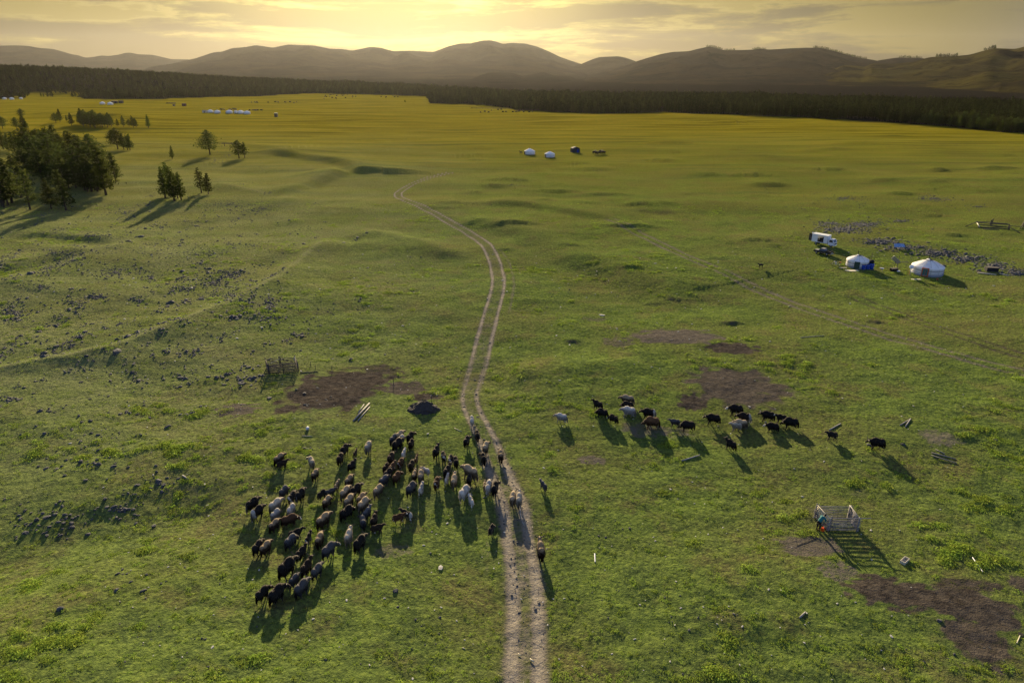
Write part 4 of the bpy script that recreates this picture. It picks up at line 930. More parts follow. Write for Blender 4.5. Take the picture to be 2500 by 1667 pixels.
Y = [
 (r1_, 700, 605, 45, 1.0, 'tanbrown', 'walk', 'tan backed brown yak with a dark calf at its side, farthest left of the herd', LH),
 (r1_, 735, 650, 60, .8, 'dark', 'calf', 'dark calf keeping beside the leftmost tan backed yak', LH),
 (r1_, 1110, 640, -25, .95, 'cream', 'left', 'cream yak looking left, alone with a tan one behind it', LH),
 (r1_, 1155, 795, 15, .9, 'tanbrown', 'walk', 'brown yak with tan rim just behind the cream one looking left', LH),
 (r1_, 1530, 480, 30, .95, 'black', 'right', 'black yak half hidden at the front of the small dark group', LH),
 (r1_, 1475, 595, 10, .95, 'dark', 'walk', 'dark yak seen from behind in the small dark group', LH),
 (r1_, 1662, 500, 20, .62, 'dark', 'calf', 'small slim dark calf between the dark group and the pale yak', LH),
 (r1_, 1620, 680, 40, .85, 'black', 'up', 'black yak below the slim calf, rear of the small dark group', LH),
 (r1_, 1830, 455, 12, 1.0, 'cream', 'walk', 'pale cream yak walking alone near the pole pile', LH),
 (r1_, 760, 1025, 25, .95, 'grey', 'low', 'blue grey yak at the left of a row of three', LH),
 (r1_, 865, 1085, 15, .92, 'pied', 'walk', 'black and white pied yak in the middle of a row of three', LH),
 (r1_, 970, 1065, 25, 1.0, 'btail', 'walk', 'dark yak with a long white tail, right of a row of three', LH),
 (r1_, 365, 1190, 50, 1.05, 'btail', 'walk', 'black yak with pale tail at the outer left edge of the herd', LH),
 (r1_, 425, 1290, 48, 1.0, 'brump', 'walk', 'black yak with white hindquarters at the left edge of the herd', LH),
 (r1_, 655, 1205, 48, 1.05, 'cream', 'walk', 'cream yak with its tail flying out behind', LH),
 (r1_, 855, 1240, 20, .85, 'piedw', 'left', 'white backed black yak half behind the white faced brown one', LH),
 (r1_, 655, 1310, 35, .85, 'white', 'low', 'whitish yak half hidden behind a tan backed brown one', LH),
 (r1_, 640, 1450, 40, .9, 'tanbrown', 'walk', 'brown yak with tan back in front of a whitish one', LH),
 (r1_, 835, 1390, 62, 1.0, 'brface', 'right', 'brown yak turning its white face to the right', LH),
 (r1_, 1240, 1045, 55, .85, 'black', 'calflow', 'black calf walking nose down toward the brown bunch', LH),
 (r1_, 1345, 1015, 62, .78, 'darkgrey', 'calf', 'grey and black calf just ahead of the nose down black calf', LH),
 (r1_, 1430, 935, 10, .78, 'tanbrown', 'calf', 'young tan shouldered animal behind the top of the brown bunch', LH),
 (r1_, 1590, 885, 25, .95, 'tanbrown', 'walk', 'tan backed yak heading the central brown bunch', LH),
 (r1_, 1540, 1045, 32, 1.05, 'tan', 'walk', 'large tan yak in the middle of the central brown bunch', LH),
 (r1_, 1675, 1005, 50, 1.05, 'bwface', 'walk', 'large black yak with a white face leading right out of the brown bunch', LH),
 (r1_, 1310, 1155, 25, .95, 'tanbrown', 'low', 'brown yak at the lower left of the central brown bunch', LH),
 (r1_, 1590, 1145, 27, 1.0, 'tan', 'walk', 'sandy yak standing above the black one with lowered head', LH),
 (r1_, 1745, 1120, 35, .95, 'tanbrown', 'walk', 'tan yak mostly hidden behind the biggest tan yak', LH),
 (r1_, 1775, 1205, 36, 1.12, 'tan', 'low', 'biggest tan yak of the central bunch, head down to the right', LH),
 (r1_, 1560, 1300, 52, 1.12, 'black', 'low', 'big black yak with lowered head below the sandy ones', LH),
 (r1_, 1815, 1295, 30, .9, 'grey', 'up', 'pale grey yak with raised head right of the big black one', LH),
 (r1_, 1765, 1405, -15, .95, 'grey', 'left', 'grey yak leaning left beneath the pale grey one', LH),
 (r1_, 1905, 1385, 12, .88, 'dark', 'up', 'dark upright yak right of the two grey ones', LH),
 (r1_, 1940, 1480, 78, .85, 'dark', 'calf', 'dark calf standing broadside facing right', LH),
 (r1_, 1265, 1410, 45, 1.18, 'tanbrown', 'walk', 'large brown yak with tan back striding in the middle of the gap', LH),
 (r2_, 1585, 565, 3, 1.0, 'cream', 'up', 'cream yak seen squarely from behind with raised head', LH),
 (r2_, 1725, 650, 40, 1.1, 'black', 'walk', 'large woolly black yak right of the cream one seen from behind', LH),
 (r2_, 905, 505, 62, .9, 'black', 'calf', 'slim black calf stepping behind the grey yak', LH),
 (r2_, 850, 625, 38, 1.02, 'grey', 'low', 'grey yak with pinkish flank marks in the lower left of the herd', LH),
 (r2_, 1070, 575, 8, .85, 'pied', 'calf', 'narrow black and white young animal seen from behind', LH),
 (r2_, 1215, 595, 2, 1.0, 'tanbrown', 'walk', 'brown yak with golden head seen squarely from behind', LH),
 (r2_, 430, 695, 25, .95, 'black', 'walk', 'black yak at the left of a pair on the left edge', LH),
 (r2_, 530, 700, 30, .95, 'tanbrown', 'walk', 'tan backed yak at the right of a pair on the left edge', LH),
 (r2_, 980, 765, 35, .9, 'black', 'up', 'black yak between the grey one and the striding pale faced one', LH),
 (r2_, 1335, 740, 48, 1.05, 'grface', 'right', 'grey yak with a pale face striding right', LH),
 (r2_, 805, 985, 47, 1.25, 'black', 'walk', 'biggest black yak of the rear of the herd', LH),
 (r2_, 1050, 965, 25, 1.0, 'dark', 'up', 'dark brown yak beside the biggest black one', LH),
 (r2_, 1180, 995, 30, .95, 'darkgrey', 'walk', 'charcoal yak right of the dark brown one at the rear', LH),
 (r2_, 890, 1105, 36, .82, 'grey', 'walk', 'small pale grey yak half hidden at the rear', LH),
 (r2_, 990, 1225, 40, 1.05, 'darkgrey', 'walk', 'charcoal yak with pale rump in front of the small grey one', LH),
 (r2_, 490, 1285, 40, .95, 'black', 'right', 'black yak at the far lower left of the herd', LH),
 (r2_, 675, 1315, 40, 1.12, 'black', 'right', 'last black yak of the herd, looking right', LH),
 (r3_, 400, 405, 52, .98, 'tan', 'walk', 'tan yak at the head of the upper bunch', LH),
 (r3_, 325, 455, 35, 1.0, 'grey', 'walk', 'blue grey yak at the left of the upper bunch', LH),
 (r3_, 415, 450, 45, .9, 'white', 'low', 'whitish headed yak squeezed inside the upper bunch', LH),
 (r3_, 372, 525, 50, 1.12, 'black', 'walk', 'broad black yak across the front of the upper bunch', LH),
 (r3_, 535, 425, 35, .95, 'black', 'right', 'black yak just right of the upper bunch', LH),
 (r3_, 548, 505, 15, .88, 'dark', 'low', 'dark yak right behind the one beside the upper bunch', LH),
 (r3_, 290, 695, 20, .98, 'dark', 'walk', 'dark brown yak at the top of the left column', LH),
 (r3_, 450, 615, 15, .75, 'piedw', 'calf', 'slim black and white calf below the upper bunch', LH),
 (r3_, 412, 745, 25, .85, 'brownpied', 'walk', 'reddish and white young yak in the left column', LH),
 (r3_, 228, 810, 25, .85, 'dark', 'low', 'dark yak at the outer left of the left column', LH),
 (r3_, 305, 815, 30, .86, 'brown', 'up', 'brown yak in the middle of the left column', LH),
 (r3_, 255, 895, 50, .92, 'black', 'walk', 'black yak crossing behind the lighter brown one', LH),
 (r3_, 362, 940, 33, .92, 'brown', 'right', 'lighter brown yak at the lower right of the left column', LH),
 (r3_, 200, 985, 52, .96, 'grey', 'walk', 'grey backed yak at the bottom of the left column', LH),
 (r3_, 130, 1115, 36, 1.02, 'tan', 'low', 'sandy yak behind the left column', LH),
 (r3_, 550, 775, 15, .88, 'dark', 'walk', 'lone dark yak in the middle of the herd with a red brown calf', LH),
 (r3_, 612, 685, 5, .68, 'brown', 'calf', 'small red brown calf ahead of the lone dark yak', LH),
 (r3_, 720, 850, -68, .88, 'white', 'calflow', 'white long legged yearling facing left', LH),
 (r3_, 590, 905, 5, .8, 'tanbrown', 'up', 'small golden headed yak left of the taller tan one', LH),
 (r3_, 672, 925, -4, .98, 'tan', 'up', 'tall tan yak seen from behind next to the white yearling', LH),
 (r3_, 548, 1095, 38, 1.08, 'darkgrey', 'low', 'large charcoal yak at the rear of the middle group', LH),
 (r3_, 672, 1085, 14, .88, 'piedw', 'calf', 'black and white calf beside the large charcoal yak', LH),
 (r3_, 865, 615, 20, 1.0, 'black', 'up', 'lone black yak walking ahead in the middle', LH),
 (r3_, 960, 665, -14, .88, 'pied', 'walk', 'black yak with pale streaks behind the lone black one', LH),
 (r3_, 1050, 705, 0, .85, 'pied', 'low', 'pied yak overlapping a dark one in the right group', LH),
 (r3_, 1115, 735, -10, .92, 'black', 'left', 'black yak at the top right of the right group', LH),
 (r3_, 1005, 870, 26, 1.0, 'black', 'up', 'tall black yak at the left of the right group', LH),
 (r3_, 1000, 955, 15, .8, 'piedw', 'calf', 'white and black young animal under the tall black yak', LH),
 (r3_, 1095, 995, 2, 1.02, 'tan', 'up', 'pale tan yak with a bushy raised cream tail', LH),
 (r3_, 872, 1015, 5, .96, 'brownpied', 'right', 'brown and white yak turning its pale head right', LH),
 (r3_, 1300, 900, -50, 1.3, 'tan', 'walk', 'huge tan and grey bull turned left across the herd', LH),
 (r3_, 1285, 965, 12, .85, 'black', 'low', 'black yak mostly hidden below the huge tan bull', LH),
 (r3_, 1225, 1155, 42, 1.18, 'piedw', 'low', 'large black yak with broad white hindquarters', LH),
 (r3_, 1310, 1240, -20, .85, 'piedw', 'calf', 'white and black calf below the large white rumped yak', LH),
 (r3_, 1318, 200, -5, .85, 'piedw', 'walk', 'first animal up the track, black with a white stripe', LH),
 (r3_, 1385, 395, -8, .92, 'black', 'walk', 'second animal up the track, plain black', LH),
 (r3_, 1252, 475, 22, .96, 'black', 'right', 'black yak on the grass just left of the track', LH),
 (r3_, 1495, 565, 14, 1.02, 'tan', 'right', 'sandy yak on the track looking right', LH),
 (r3_, 1465, 695, -10, .95, 'black', 'left', 'black yak on the left rut behind the sandy one', LH),
 (r3_, 1685, 665, -5, .98, 'tanbrown', 'walk', 'brown and tan yak on the right rut of the track', LH),
 (r3_, 1532, 1065, 10, 1.02, 'piedw', 'walk', 'mostly white yak with black patches on the left rut', LH),
 (r3_, 1482, 1035, 0, .72, 'tanbrown', 'calf', 'small brown calf pressed against the mostly white yak', LH),
 (r3_, 1612, 1085, 20, 1.02, 'bwface', 'right', 'black yak with a white muzzle next to the mostly white one', LH),
 (r3_, 1840, 1215, 8, 1.02, 'tan', 'walk', 'tan yak at the left of a pair on the right rut', LH),
 (r3_, 1918, 1235, 5, 1.0, 'cream', 'up', 'pale yak at the right of a pair, trailing a rope', LH),
 (r3_, 2232, 1035, -28, .85, 'grey', 'calf', 'lone grey calf on the grass right of the track', LH),
 (r3_, 1565, 1600, 32, .85, 'black', 'calflow', 'lone black calf beside the left rut at the rear', LH),
 (lambda x, y: (x, y), 1320, 1362, -5, 1.14, 'tanbrown', 'up', 'horned brown yak walking last on the right of the track', LH),
 (r3_, 385, 1455, 75, .85, 'brownpied', 'calf', 'red brown calf with white head and legs facing right', LH),
 (r3_, 492, 1415, -62, .92, 'brump', 'calf', 'black calf with white rump crossing behind the red brown calf', LH),
 (r4_, 212, 485, -70, .95, 'white', 'walk', 'pale grey white animal alone at the left front of the right group', RH),
 (r4_, 672, 318, -50, .95, 'black', 'up', 'black yak with raised head above two darker ones', RH),
 (r4_, 730, 425, -62, .98, 'black', 'low', 'black yak in the middle of a descending row of three', RH),
 (r4_, 872, 492, -48, .88, 'bwface', 'low', 'black yak with a pale crown at the end of a row of three', RH),
 (r4_, 1050, 262, -76, 1.12, 'tan', 'walk', 'grey tan yak standing at the back of the pale pair', RH),
 (r4_, 1052, 325, -78, .98, 'black', 'low', 'black yak hidden between the grey tan and the white one', RH),
 (r4_, 1068, 415, -76, 1.08, 'white', 'walk', 'bright whitish yak in the right group', RH),
 (r4_, 1322, 435, -82, 1.12, 'brump', 'walk', 'black yak with grey rump above the brown one', RH),
 (r4_, 1362, 565, -82, 1.2, 'brown', 'low', 'shaggy brown bull with its nose to the ground', RH),
 (r4_, 1655, 535, -86, .88, 'darkgrey', 'calf', 'dark calf with pale saddle in front of a black yak', RH),
 (r4_, 1815, 595, -86, 1.12, 'black', 'low', 'black yak following the calf with the pale saddle', RH),
 (r4_, 2140, 505, -82, 1.12, 'black', 'walk', 'plain black yak walking left near the bare earth', RH),
 (r5_, 232, 395, -86, 1.15, 'bwface', 'walk', 'black yak with white face nearest the round bare earth', RH),
 (r5_, 340, 495, -80, 1.08, 'brump', 'walk', 'black yak with pale hind edge behind the two pale ones', RH),
 (r5_, 292, 575, -82, 1.08, 'tan', 'walk', 'grey tan yak with a smaller pale one in front', RH),
 (r5_, 242, 595, -86, .95, 'cream', 'calf', 'pale young animal in front of the grey tan yak', RH),
 (r5_, 640, 465, -76, 1.08, 'black', 'walk', 'black yak with head low to the left of a close black pair', RH),
 (r5_, 812, 485, -82, .9, 'bwface', 'calf', 'black calf with pale forehead behind a large black yak', RH),
 (r5_, 932, 565, -76, 1.15, 'black', 'low', 'large black yak overlapping the calf with pale forehead', RH),
 (r5_, 700, 602, -82, .98, 'bwface', 'walk', 'black yak with white nose in front of the group of four', RH),
 (r5_, 172, 825, -35, .95, 'black', 'up', 'black yak turned uphill alone below the others, tail raised', RH),
 (r5_, 1460, 705, -82, .88, 'black', 'calf', 'lone black calf walking left behind the group', RH),
 (r5_, 2030, 825, -82, 1.15, 'black', 'walk', 'last black yak at the far right of the animals', RH)]
for fn, a, b, hdg, s, coat, pose, lab, g in Y: yak(*fn(a, b), hdg, s, coat, pose, lab, g)
# distant herd specks
tiny = solid([('e', (0, 0, .85), (.36, .85, .38)), ('e', (0, .9, .85), (.17, .3, .2)), ('t', [(-.2, .5, .8), (-.2, .5, 0)], [.12, .08]), ('t', [(.2, .5, .8), (.2, .5, 0)], [.12, .08]), ('t', [(-.2, -.5, .8), (-.2, -.5, 0)], [.13, .08]), ('t', [(.2, -.5, .8), (.2, -.5, 0)], [.13, .08])], .12, 1, .6, 'grazing_yak'); tiny.materials.append(COATS['black'][0])
for (x0, x1, y0, y1, n_, lab) in ((611, 727, 250, 253, 17, 'tiny dark animal grazing in a line beyond the row of white tents'), (790, 880, 232, 243, 26, 'tiny dark animal of the loose herd on the crest of the far plain'),
        (1172, 1300, 269, 277, 18, 'tiny dark animal grazing before the central wood'), (1435, 1475, 373, 378, 8, 'tiny dark animal on the plain right of the dark shelter'), (535, 550, 269, 270, 8, 'tiny dark animal close behind the row of white tents'), (560, 578, 268, 270, 9, 'tiny dark animal behind the middle of the row of white tents'), (608, 641, 270.5, 271.5, 14, 'tiny dark animal tied in a tight line right of the white tents'), (900, 1010, 232, 240, 10, 'tiny dark animal near the far centre wood edge')):
    for k in range(n_):
        p = at(random.uniform(x0, x1), random.uniform(y0, y1)); o = bpy.data.objects.new('grazing_yak', tiny); COL.objects.link(o); o.location = p; o.rotation_euler = (0, 0, random.uniform(0, 6.28)); o.scale = (1.3,)*3
        tag(o, lab, 'yak', lab.replace('tiny dark animal', 'tiny dark animals'))
# rope trailing from the pale yak
q = [r3_(a, b) for a, b in ((1932, 1265), (1935, 1330), (1950, 1400), (1980, 1475))]; q = [at(*c)+Vector((0, 0, .05)) for c in q]; q[0].z += .8
tag(MB().tube(q, .028, 5).build('rope', M_PEB, None, True), 'pale rope trailing behind the pale yak on the right rut', 'rope')
# ------------------------------------------------------------------ round felt tents
M_FELT = simple('white_canvas', (.74, .73, .72), .9, var=.06, scale=1.2, bump=.25, col2=(.62, .62, .63))
M_SKIRT = simple('grey_felt_skirt', (.22, .25, .30), .9, var=.1)
M_ROPE = simple('hair_rope', (.22, .21, .20), .9)
M_METAL = simple('sooty_metal', (.05, .045, .04), .6, .5)
M_GREEN = simple('green_door_paint', (.030, .065, .050), .6)
M_ORANGE = simple('orange_door_paint', (.50, .14, .05), .6)
M_TEAL = simple('teal_door_panel', (.04, .17, .17), .5)
M_BLUE = simple('blue_plastic', (.012, .055, .34), .4, var=.15)
M_DARK = simple('dark_cloth', (.02, .02, .024), .9)
M_WOOD = simple('weathered_wood', (.26, .25, .25), .85, var=.35, scale=2.0, bump=.5, col2=(.16, .155, .16))
M_PALEW = simple('pale_new_wood', (.60, .55, .42), .8, var=.15)
M_OLDW = simple('dark_old_wood', (.085, .075, .07), .9, var=.3)
M_WHITE = simple('white_paint', (.72, .74, .76), .4, var=.04, bump=.02)
M_BLK = simple('black_rubber', (.018, .018, .018), .8)
M_GLASS = simple('dark_glass', (.012, .022, .04), .08, var=.05, bump=0, spec=.8)
M_NAVY = simple('dark_car_paint', (.018, .022, .034), .25, .2, var=.05, bump=0, spec=.7)
M_STEEL = simple('light_metal', (.45, .46, .48), .4, .6, var=.1)
def ger(px, py, rad, wall, door, label, group=None, doorang=-110, small=False, rz=0, pipe=True):
    p = at(px, py); r = empty('ger', p, 0, label, 'ger', group); n = 40 if not small else 20
    # wall bulges between its rope bands
    prof = [(rad*.985, -.1), (rad*1.0, .05)]
    for k in range(3):
        z0, z1 = wall*k/3, wall*(k+1)/3
        prof += [(rad*1.0, z0+.03), (rad*1.022, z0*.5+z1*.5), (rad*1.0, z1-.03)]
    w = MB().lathe(prof, n); w.build('wall', M_FELT, r, True)
    apex = wall+rad*.42; cr = .55*rad/3
    rf = MB().lathe([(rad*1.035, wall-.22), (rad*1.04, wall-.05), (rad*1.01, wall+.09), (rad*.90, wall+.24), (rad*.55, wall+.24+(apex-wall-.24)*.58), (cr, apex)], n); rf.build('roof', M_FELT, r, True)
    if small:
        rg = MB().lathe([(cr*1.05, apex-.02), (cr*.9, apex+.12), (.02, apex+.16)], 12); rg.build('crown_ring', M_STEEL, r)
    else:
        rg = MB().lathe([(cr*1.12, apex-.06), (cr*1.12, apex+.10), (cr*.85, apex+.13), (cr*.85, apex-.06)], 20)
        for k in range(4): a = k*math.pi/4; rg.tube([(cr*math.cos(a), cr*math.sin(a), apex+.06), (0, 0, apex+.22), (-cr*math.cos(a), -cr*math.sin(a), apex+.06)], .035, 4)
        rg.build('crown_ring', M_OLDW, r)
        fl = MB(); 
        for k in range(8):
            a0, a1 = R(-100+k*25), R(-100+(k+1)*25)
            fl.add([(cr*1.16*math.cos(a0), cr*1.16*math.sin(a0), apex+.11), (cr*1.16*math.cos(a1), cr*1.16*math.sin(a1), apex+.11), (0, 0, apex+.25)], [(0, 1, 2)])
        f0 = fl.build('crown_flap', M_FELT, r); f0.rotation_euler = (0, 0, R(150))
        for k, z in enumerate((wall*.34, wall*.67, wall*.94)):
            MB().lathe([(rad*1.012, z-.035), (rad*1.034, z-.03), (rad*1.034, z+.03), (rad*1.012, z+.035)], n).build('band_rope', M_ROPE, r)
        MB().lathe([(rad*1.045, -.1), (rad*1.045, .30), (rad*1.01, .33)], n).build('skirt', M_SKIRT, r)
        for k in range(12):
            a = 2*math.pi*k/12+.2; c, s_ = math.cos(a), math.sin(a)
            MB().tube([(cr*c, cr*s_, apex+.03), (rad*.56*c, rad*.56*s_, wall+.30+(apex-wall-.24)*.58), (rad*.92*c, rad*.92*s_, wall+.26), (rad*1.05*c, rad*1.05*s_, wall-.1), (rad*1.05*c, rad*1.05*s_, .1)], .018, 3).build('roof_rope', M_ROPE, r)
    # door: local frame with y outward
    dr = bpy.data.objects.new('door', None) if False else None
    M4 = Matrix.Rotation(R(doorang)-math.pi/2, 4, 'Z'); dw = .44 if not small else .5; dh = min(1.5, wall*.97)
    if door == 'orange':
        fr = MB(); 
        for b in ((-dw-.18, -dw+.02), (dw-.02, dw+.18)): fr.box(b[0]-.04*(b[0] < 0), rad*.9, 0, b[1], rad*1.0+.16, dh+.05, M=M4)
        fr.box(-dw-.18, rad*.9, dh+.052, dw+.18, rad+.16, dh+.2, M=M4).box(-dw-.18, rad*.9, -.02, dw+.18, rad+.18, .16, M=M4)
        d = fr.build('door', M_ORANGE, r)
        MB().box(-dw+.03, rad*.9, .17, dw-.03, rad+.11, dh, M=M4).build('door_panel', M_TEAL, d)
        pt = MB()
        for k in range(5): pt.box(-.1-.0*k, rad+.1, .3+k*.22, .1, rad+.125, .38+k*.22, M=M4)
        pt.build('door_ornament', M_ORANGE, d)
    elif door == 'green':
        d = MB().box(-dw, rad*.9, .0, dw, rad+.12, dh, M=M4).build('door', M_GREEN, r)
        fr = MB().box(-dw-.08, rad*.9, 0, -dw-.002, rad+.15, dh+.08, M=M4).box(dw+.002, rad*.9, 0, dw+.08, rad+.15, dh+.08, M=M4).box(-dw, rad*.9, dh+.003, dw, rad+.15, dh+.08, M=M4); fr.build('door_frame', M_GREEN, d)
    elif door: MB().box(-dw, rad*.9, .0, dw, rad+.12, dh, M=M4).build('door', M_OLDW if door == 'brown' else M_TEAL, r)
    if pipe: MB().tube([(-.15, .1, apex-.3), (-.15, .1, apex+(.95 if not small else .8))], .07, 6).build('stovepipe', M_METAL, r)
    return r
g1 = ger(2262, 667, 2.85, 1.55, 'orange', 'larger white ger with orange framed teal door and satellite dish', doorang=-128)
g2 = ger(2092, 650, 2.12, 1.40, 'green', 'smaller white ger with dark green door and blue drums at its side', doorang=-118)
# pieces around the larger tent
def thing_at(name, px, py, label, cat, rz=0, group=None, dz=0): p = at(px, py); p.z += dz; return empty(name, p, rz, label, cat, group)
t = thing_at('satellite_dish', 2221, 672, 'round white satellite dish on a post left of the larger ger', 'satellite dish', R(150))
MB().tube([(0, 0, -.1), (0, 0, 1.55)], .04, 6).build('post', M_STEEL, t)
d = MB().ell((0, 0, 0), (.42, .10, .42), 16, 8).build('dish', M_WHITE, t, True); d.location = (0, .12, 1.75); d.rotation_euler = (R(18), 0, 0)
MB().tube([(0, .15, 1.5), (0, .62, 1.72)], .02, 4).build('feed_arm', M_STEEL, t)
t = thing_at('stepladder', 2216, 671, 'small orange brown trestle leaning beside the dish post', 'trestle', R(20))
for sx in (-.25, .25): MB().tube([(sx, -.25, 0), (sx*.7, .05, 1.0)], .03, 4).build('leg', M_ORANGE, t)
for z in (.3, .6): MB().tube([(-.25, -.25+z*.3, z), (.25, -.25+z*.3, z)], .025, 4).build('rung', M_ORANGE, t)
tag(MB().box(-.9, -.06, 0, .9, .5, .05).build('plank_step', M_PALEW, None, loc=at(2238, 683)), 'pale plank lying before the orange door', 'plank')
t = thing_at('red_can', 2288, 684, 'small red can at the foot of the larger ger', 'can'); MB().lathe([(0, 0), (.16, 0), (.17, .35), (.05, .42), (0, .42)], 10).build('can_body', M_ORANGE, t, True); MB().tube([(-.1, 0, .38), (0, 0, .52), (.1, 0, .38)], .015, 4).build('handle', M_METAL, t)
# blue drums beside the smaller tent
for (px, py, hgt, rd, lab) in ((2107, 658, 1.0, .42, 'blue drum nearest the green door side of the smaller ger'), (2117, 657.5, 1.05, .44, 'middle blue drum with a dark cover beside the smaller ger'), (2126, 657, 1.25, .50, 'tallest blue drum at the right of the smaller ger')):
    t = thing_at('water_drum', px, py, lab, 'drum', 0, 'blue drums beside the smaller ger')
    b = MB().lathe([(0, 0), (rd*.95, 0), (rd, .06), (rd, hgt*.33), (rd*1.04, hgt*.35), (rd, hgt*.37), (rd, hgt*.66), (rd*1.04, hgt*.68), (rd, hgt*.70), (rd, hgt-.06), (rd*.93, hgt)], 18).build('drum_body', M_BLUE, t, True)
    MB().lathe([(rd*.93, hgt), (rd*.3, hgt+.04), (0, hgt+.04)], 14).build('lid', M_DARK, t)
t = MB().ell((0, 0, .3), (.55, .45, .36), 12, 8).build('bundle', M_DARK, None, True); p = at(2126, 657); t.location = (p.x, p.y+.2, p.z+1.24); tag(t, 'dark bundle heaped on the tallest blue drum', 'bundle')
tag(MB().box(-1.3, -.5, 0, 1.3, .5, .05).build('plank_floor', M_PALEW, None, loc=at(2080, 661)), 'pale board on the grass before the green door', 'board')
tag(MB().box(-.8, -.12, 0, .8, .12, .06).build('board', M_PALEW, None, loc=at(2058, 654)), 'short pale board between motorcycle and smaller ger', 'board')
for px, top, py, lab in ((2126, 617, 638.5, 'thin pole standing behind the smaller ger'), (2190, 624, 653, 'thin pole standing between the two near gers')):
    p = at(px, py); zc = p.y*cP+(CAMH-p.z)*sP; hgt = (py-top)*zc/FPX/.96; tag(MB().tube([(0, 0, -.2), (0, 0, hgt)], [.055, .04], 5).build('pole', M_OLDW, None, loc=p), lab, 'pole', 'thin poles behind the near gers')
t = thing_at('solar_panel_stand', 2182, 660, 'tilted solar panel on a post over a dark box', 'solar panel', R(-25))
MB().tube([(0, 0, -.1), (0, .05, 1.9)], .045, 5).build('post', M_OLDW, t)
Mp = Matrix.Translation((0, .1, 2.15)) @ Matrix.Rotation(R(40), 4, 'Y') @ Matrix.Rotation(R(-62), 4, 'X')
MB().box(-.85, -.42, -.02, .85, .42, .02, M=Mp).build('panel', M_GLASS, t)
MB().box(-.9, -.47, -.045, .9, .47, -.022, M=Mp).build('panel_frame', M_STEEL, t)
t = thing_at('battery_box', 2182, 662, 'dark lidded box at the foot of the solar panel stand', 'box', R(10)); MB().box(-.7, -.35, 0, .7, .35, .55).build('box_body', M_DARK, t); MB().box(-.74, -.39, .553, .74, .39, .62).build('lid', M_OLDW, t)
tag(MB().box(-.3, -.15, 0, .3, .15, .2).build('wash_basin', M_WHITE, None, loc=at(2193, 663)), 'white basin on the grass right of the dark box', 'basin')
tag(MB().box(-.3, -.15, 0, .3, .15, .16).build('yellow_basin', simple('yellow_plastic', (.45, .5, .08), .5), None, loc=at(2185, 653)), 'yellow green basin behind the solar panel stand', 'basin')
for (px, py, lab) in ((2151, 656, 'left white tub lying on the grass between the near gers'), (2155, 657, 'right white tub lying on the grass between the near gers')):
    tag(MB().lathe([(0, 0), (.18, 0), (.24, .2), (.21, .2), (.16, .04), (0, .04)], 12).build('white_tub', M_WHITE, None, True, at(px, py)), lab, 'tub')
tag(MB().add([(-1.2, -.4, 0), (1.2, -.5, 0), (1.3, .5, .5), (-1.1, .4, .6), (0, 0, .75)], [(0, 1, 4), (1, 2, 4), (2, 3, 4), (3, 0, 4)]).build('blue_tarpaulin', simple('pale_blue_tarpaulin', (.22, .36, .62), .6), None, loc=at(2194, 606)+Vector((0, 0, .35))), 'pale blue tarpaulin caught on the rocky band', 'tarpaulin')
# ------------------------------------------------------------------ box truck
def wheel(root, x, y, r, w, name='wheel', dual=False):
    e = bpy.data.objects.new(name, MB().mesh('w', M_BLK)) if False else None
    prof = [(r*.55, -w/2), (r*.95, -w/2), (r, -w*.3), (r, w*.3), (r*.95, w/2), (r*.55, w/2)]
    m = MB().lathe(prof, 20); m.v = [(p[2]+x, p[0]+y, p[1]+r) for p in m.v]; o = m.build(name, M_BLK, root, True)
    h = MB().lathe([(0, -w*.42), (r*.3, -w*.42), (r*.56, -w*.30), (r*.56, w*.30), (r*.3, w*.42), (0, w*.42)], 12); h.v = [(p[2]+x, p[0]+y, p[1]+r) for p in h.v]; h.build('rim', M_STEEL, o)
t = thing_at('box_truck', 2011, 599, 'white box truck with open rear and side doors by the rocky band', 'truck', -R(138)); t.scale = (.82,)*3
M_IN = simple('dark_cargo_interior', (.03, .028, .03), .9); W2 = 1.05
b = MB(); z0, z1 = .95, 2.95   # cargo body with a real opening in the right-hand side (towards the camera)
b.box(-W2, -3.2, z0-.12, W2, 1.25, z0)
b.box(-W2, -3.2, z0+.002, -W2+.06, 1.25, z1)
b.box(W2-.06, -3.2, z0+.002, W2, -1.55, z1).box(W2-.06, .15, z0+.002, W2, 1.25, z1).box(W2-.06, -1.548, z1-.25, W2, .148, z1)
b.box(-W2+.062, 1.19, z0+.002, W2-.062, 1.25, z1)
b.build('cargo_box', M_WHITE, t)
rf = MB().box(-W2-.03, -3.23, z1+.003, W2+.03, 1.28, z1+.07).build('cargo_roof', M_WHITE, t)
MB().box(-W2+.064, -3.15, z0+.004, W2-.064, 1.18, z0+.03).build('cargo_floor', M_IN, t)
MB().box(-.7, -1.4, z0+.035, .2, -.5, z0+.9).box(-.8, -.4, z0+.035, .5, .1, z0+1.3).box(-.3, -2.6, z0+.035, .6, -1.8, z0+.7).build('load', M_DARK, t)
M90 = Matrix.Translation((W2+.02, .16, 0)) @ Matrix.Rotation(R(8), 4, 'Z')
MB().box(0, .0, z0+.06, .05, .78, z1-.05, M=M90).build('side_door', M_WHITE, t)
for sx in (-1, 1):
    Md = Matrix.Translation((sx*W2, -3.22, 0)) @ Matrix.Rotation(sx*R(72), 4, 'Z')
    MB().box(min(0, -sx*1.0), -.05, z0, max(0, -sx*1.0), 0, z1, M=Md).build('rear_door', M_WHITE if sx < 0 else M_OLDW, t)
MB().box(-.42, -3.1, .62, -.30, 2.9, .8).box(.30, -3.1, .62, .42, 2.9, .8).box(-.9, -2.2, .5, -.5, -1.0, .8).build('chassis', M_BLK, t)
MB().tube([(-.9, -3.2, z1+.05), (-.9, -3.2, z1+.6)], .02, 4).build('aerial', M_WHITE, t)
cab = MB(); cw = .98
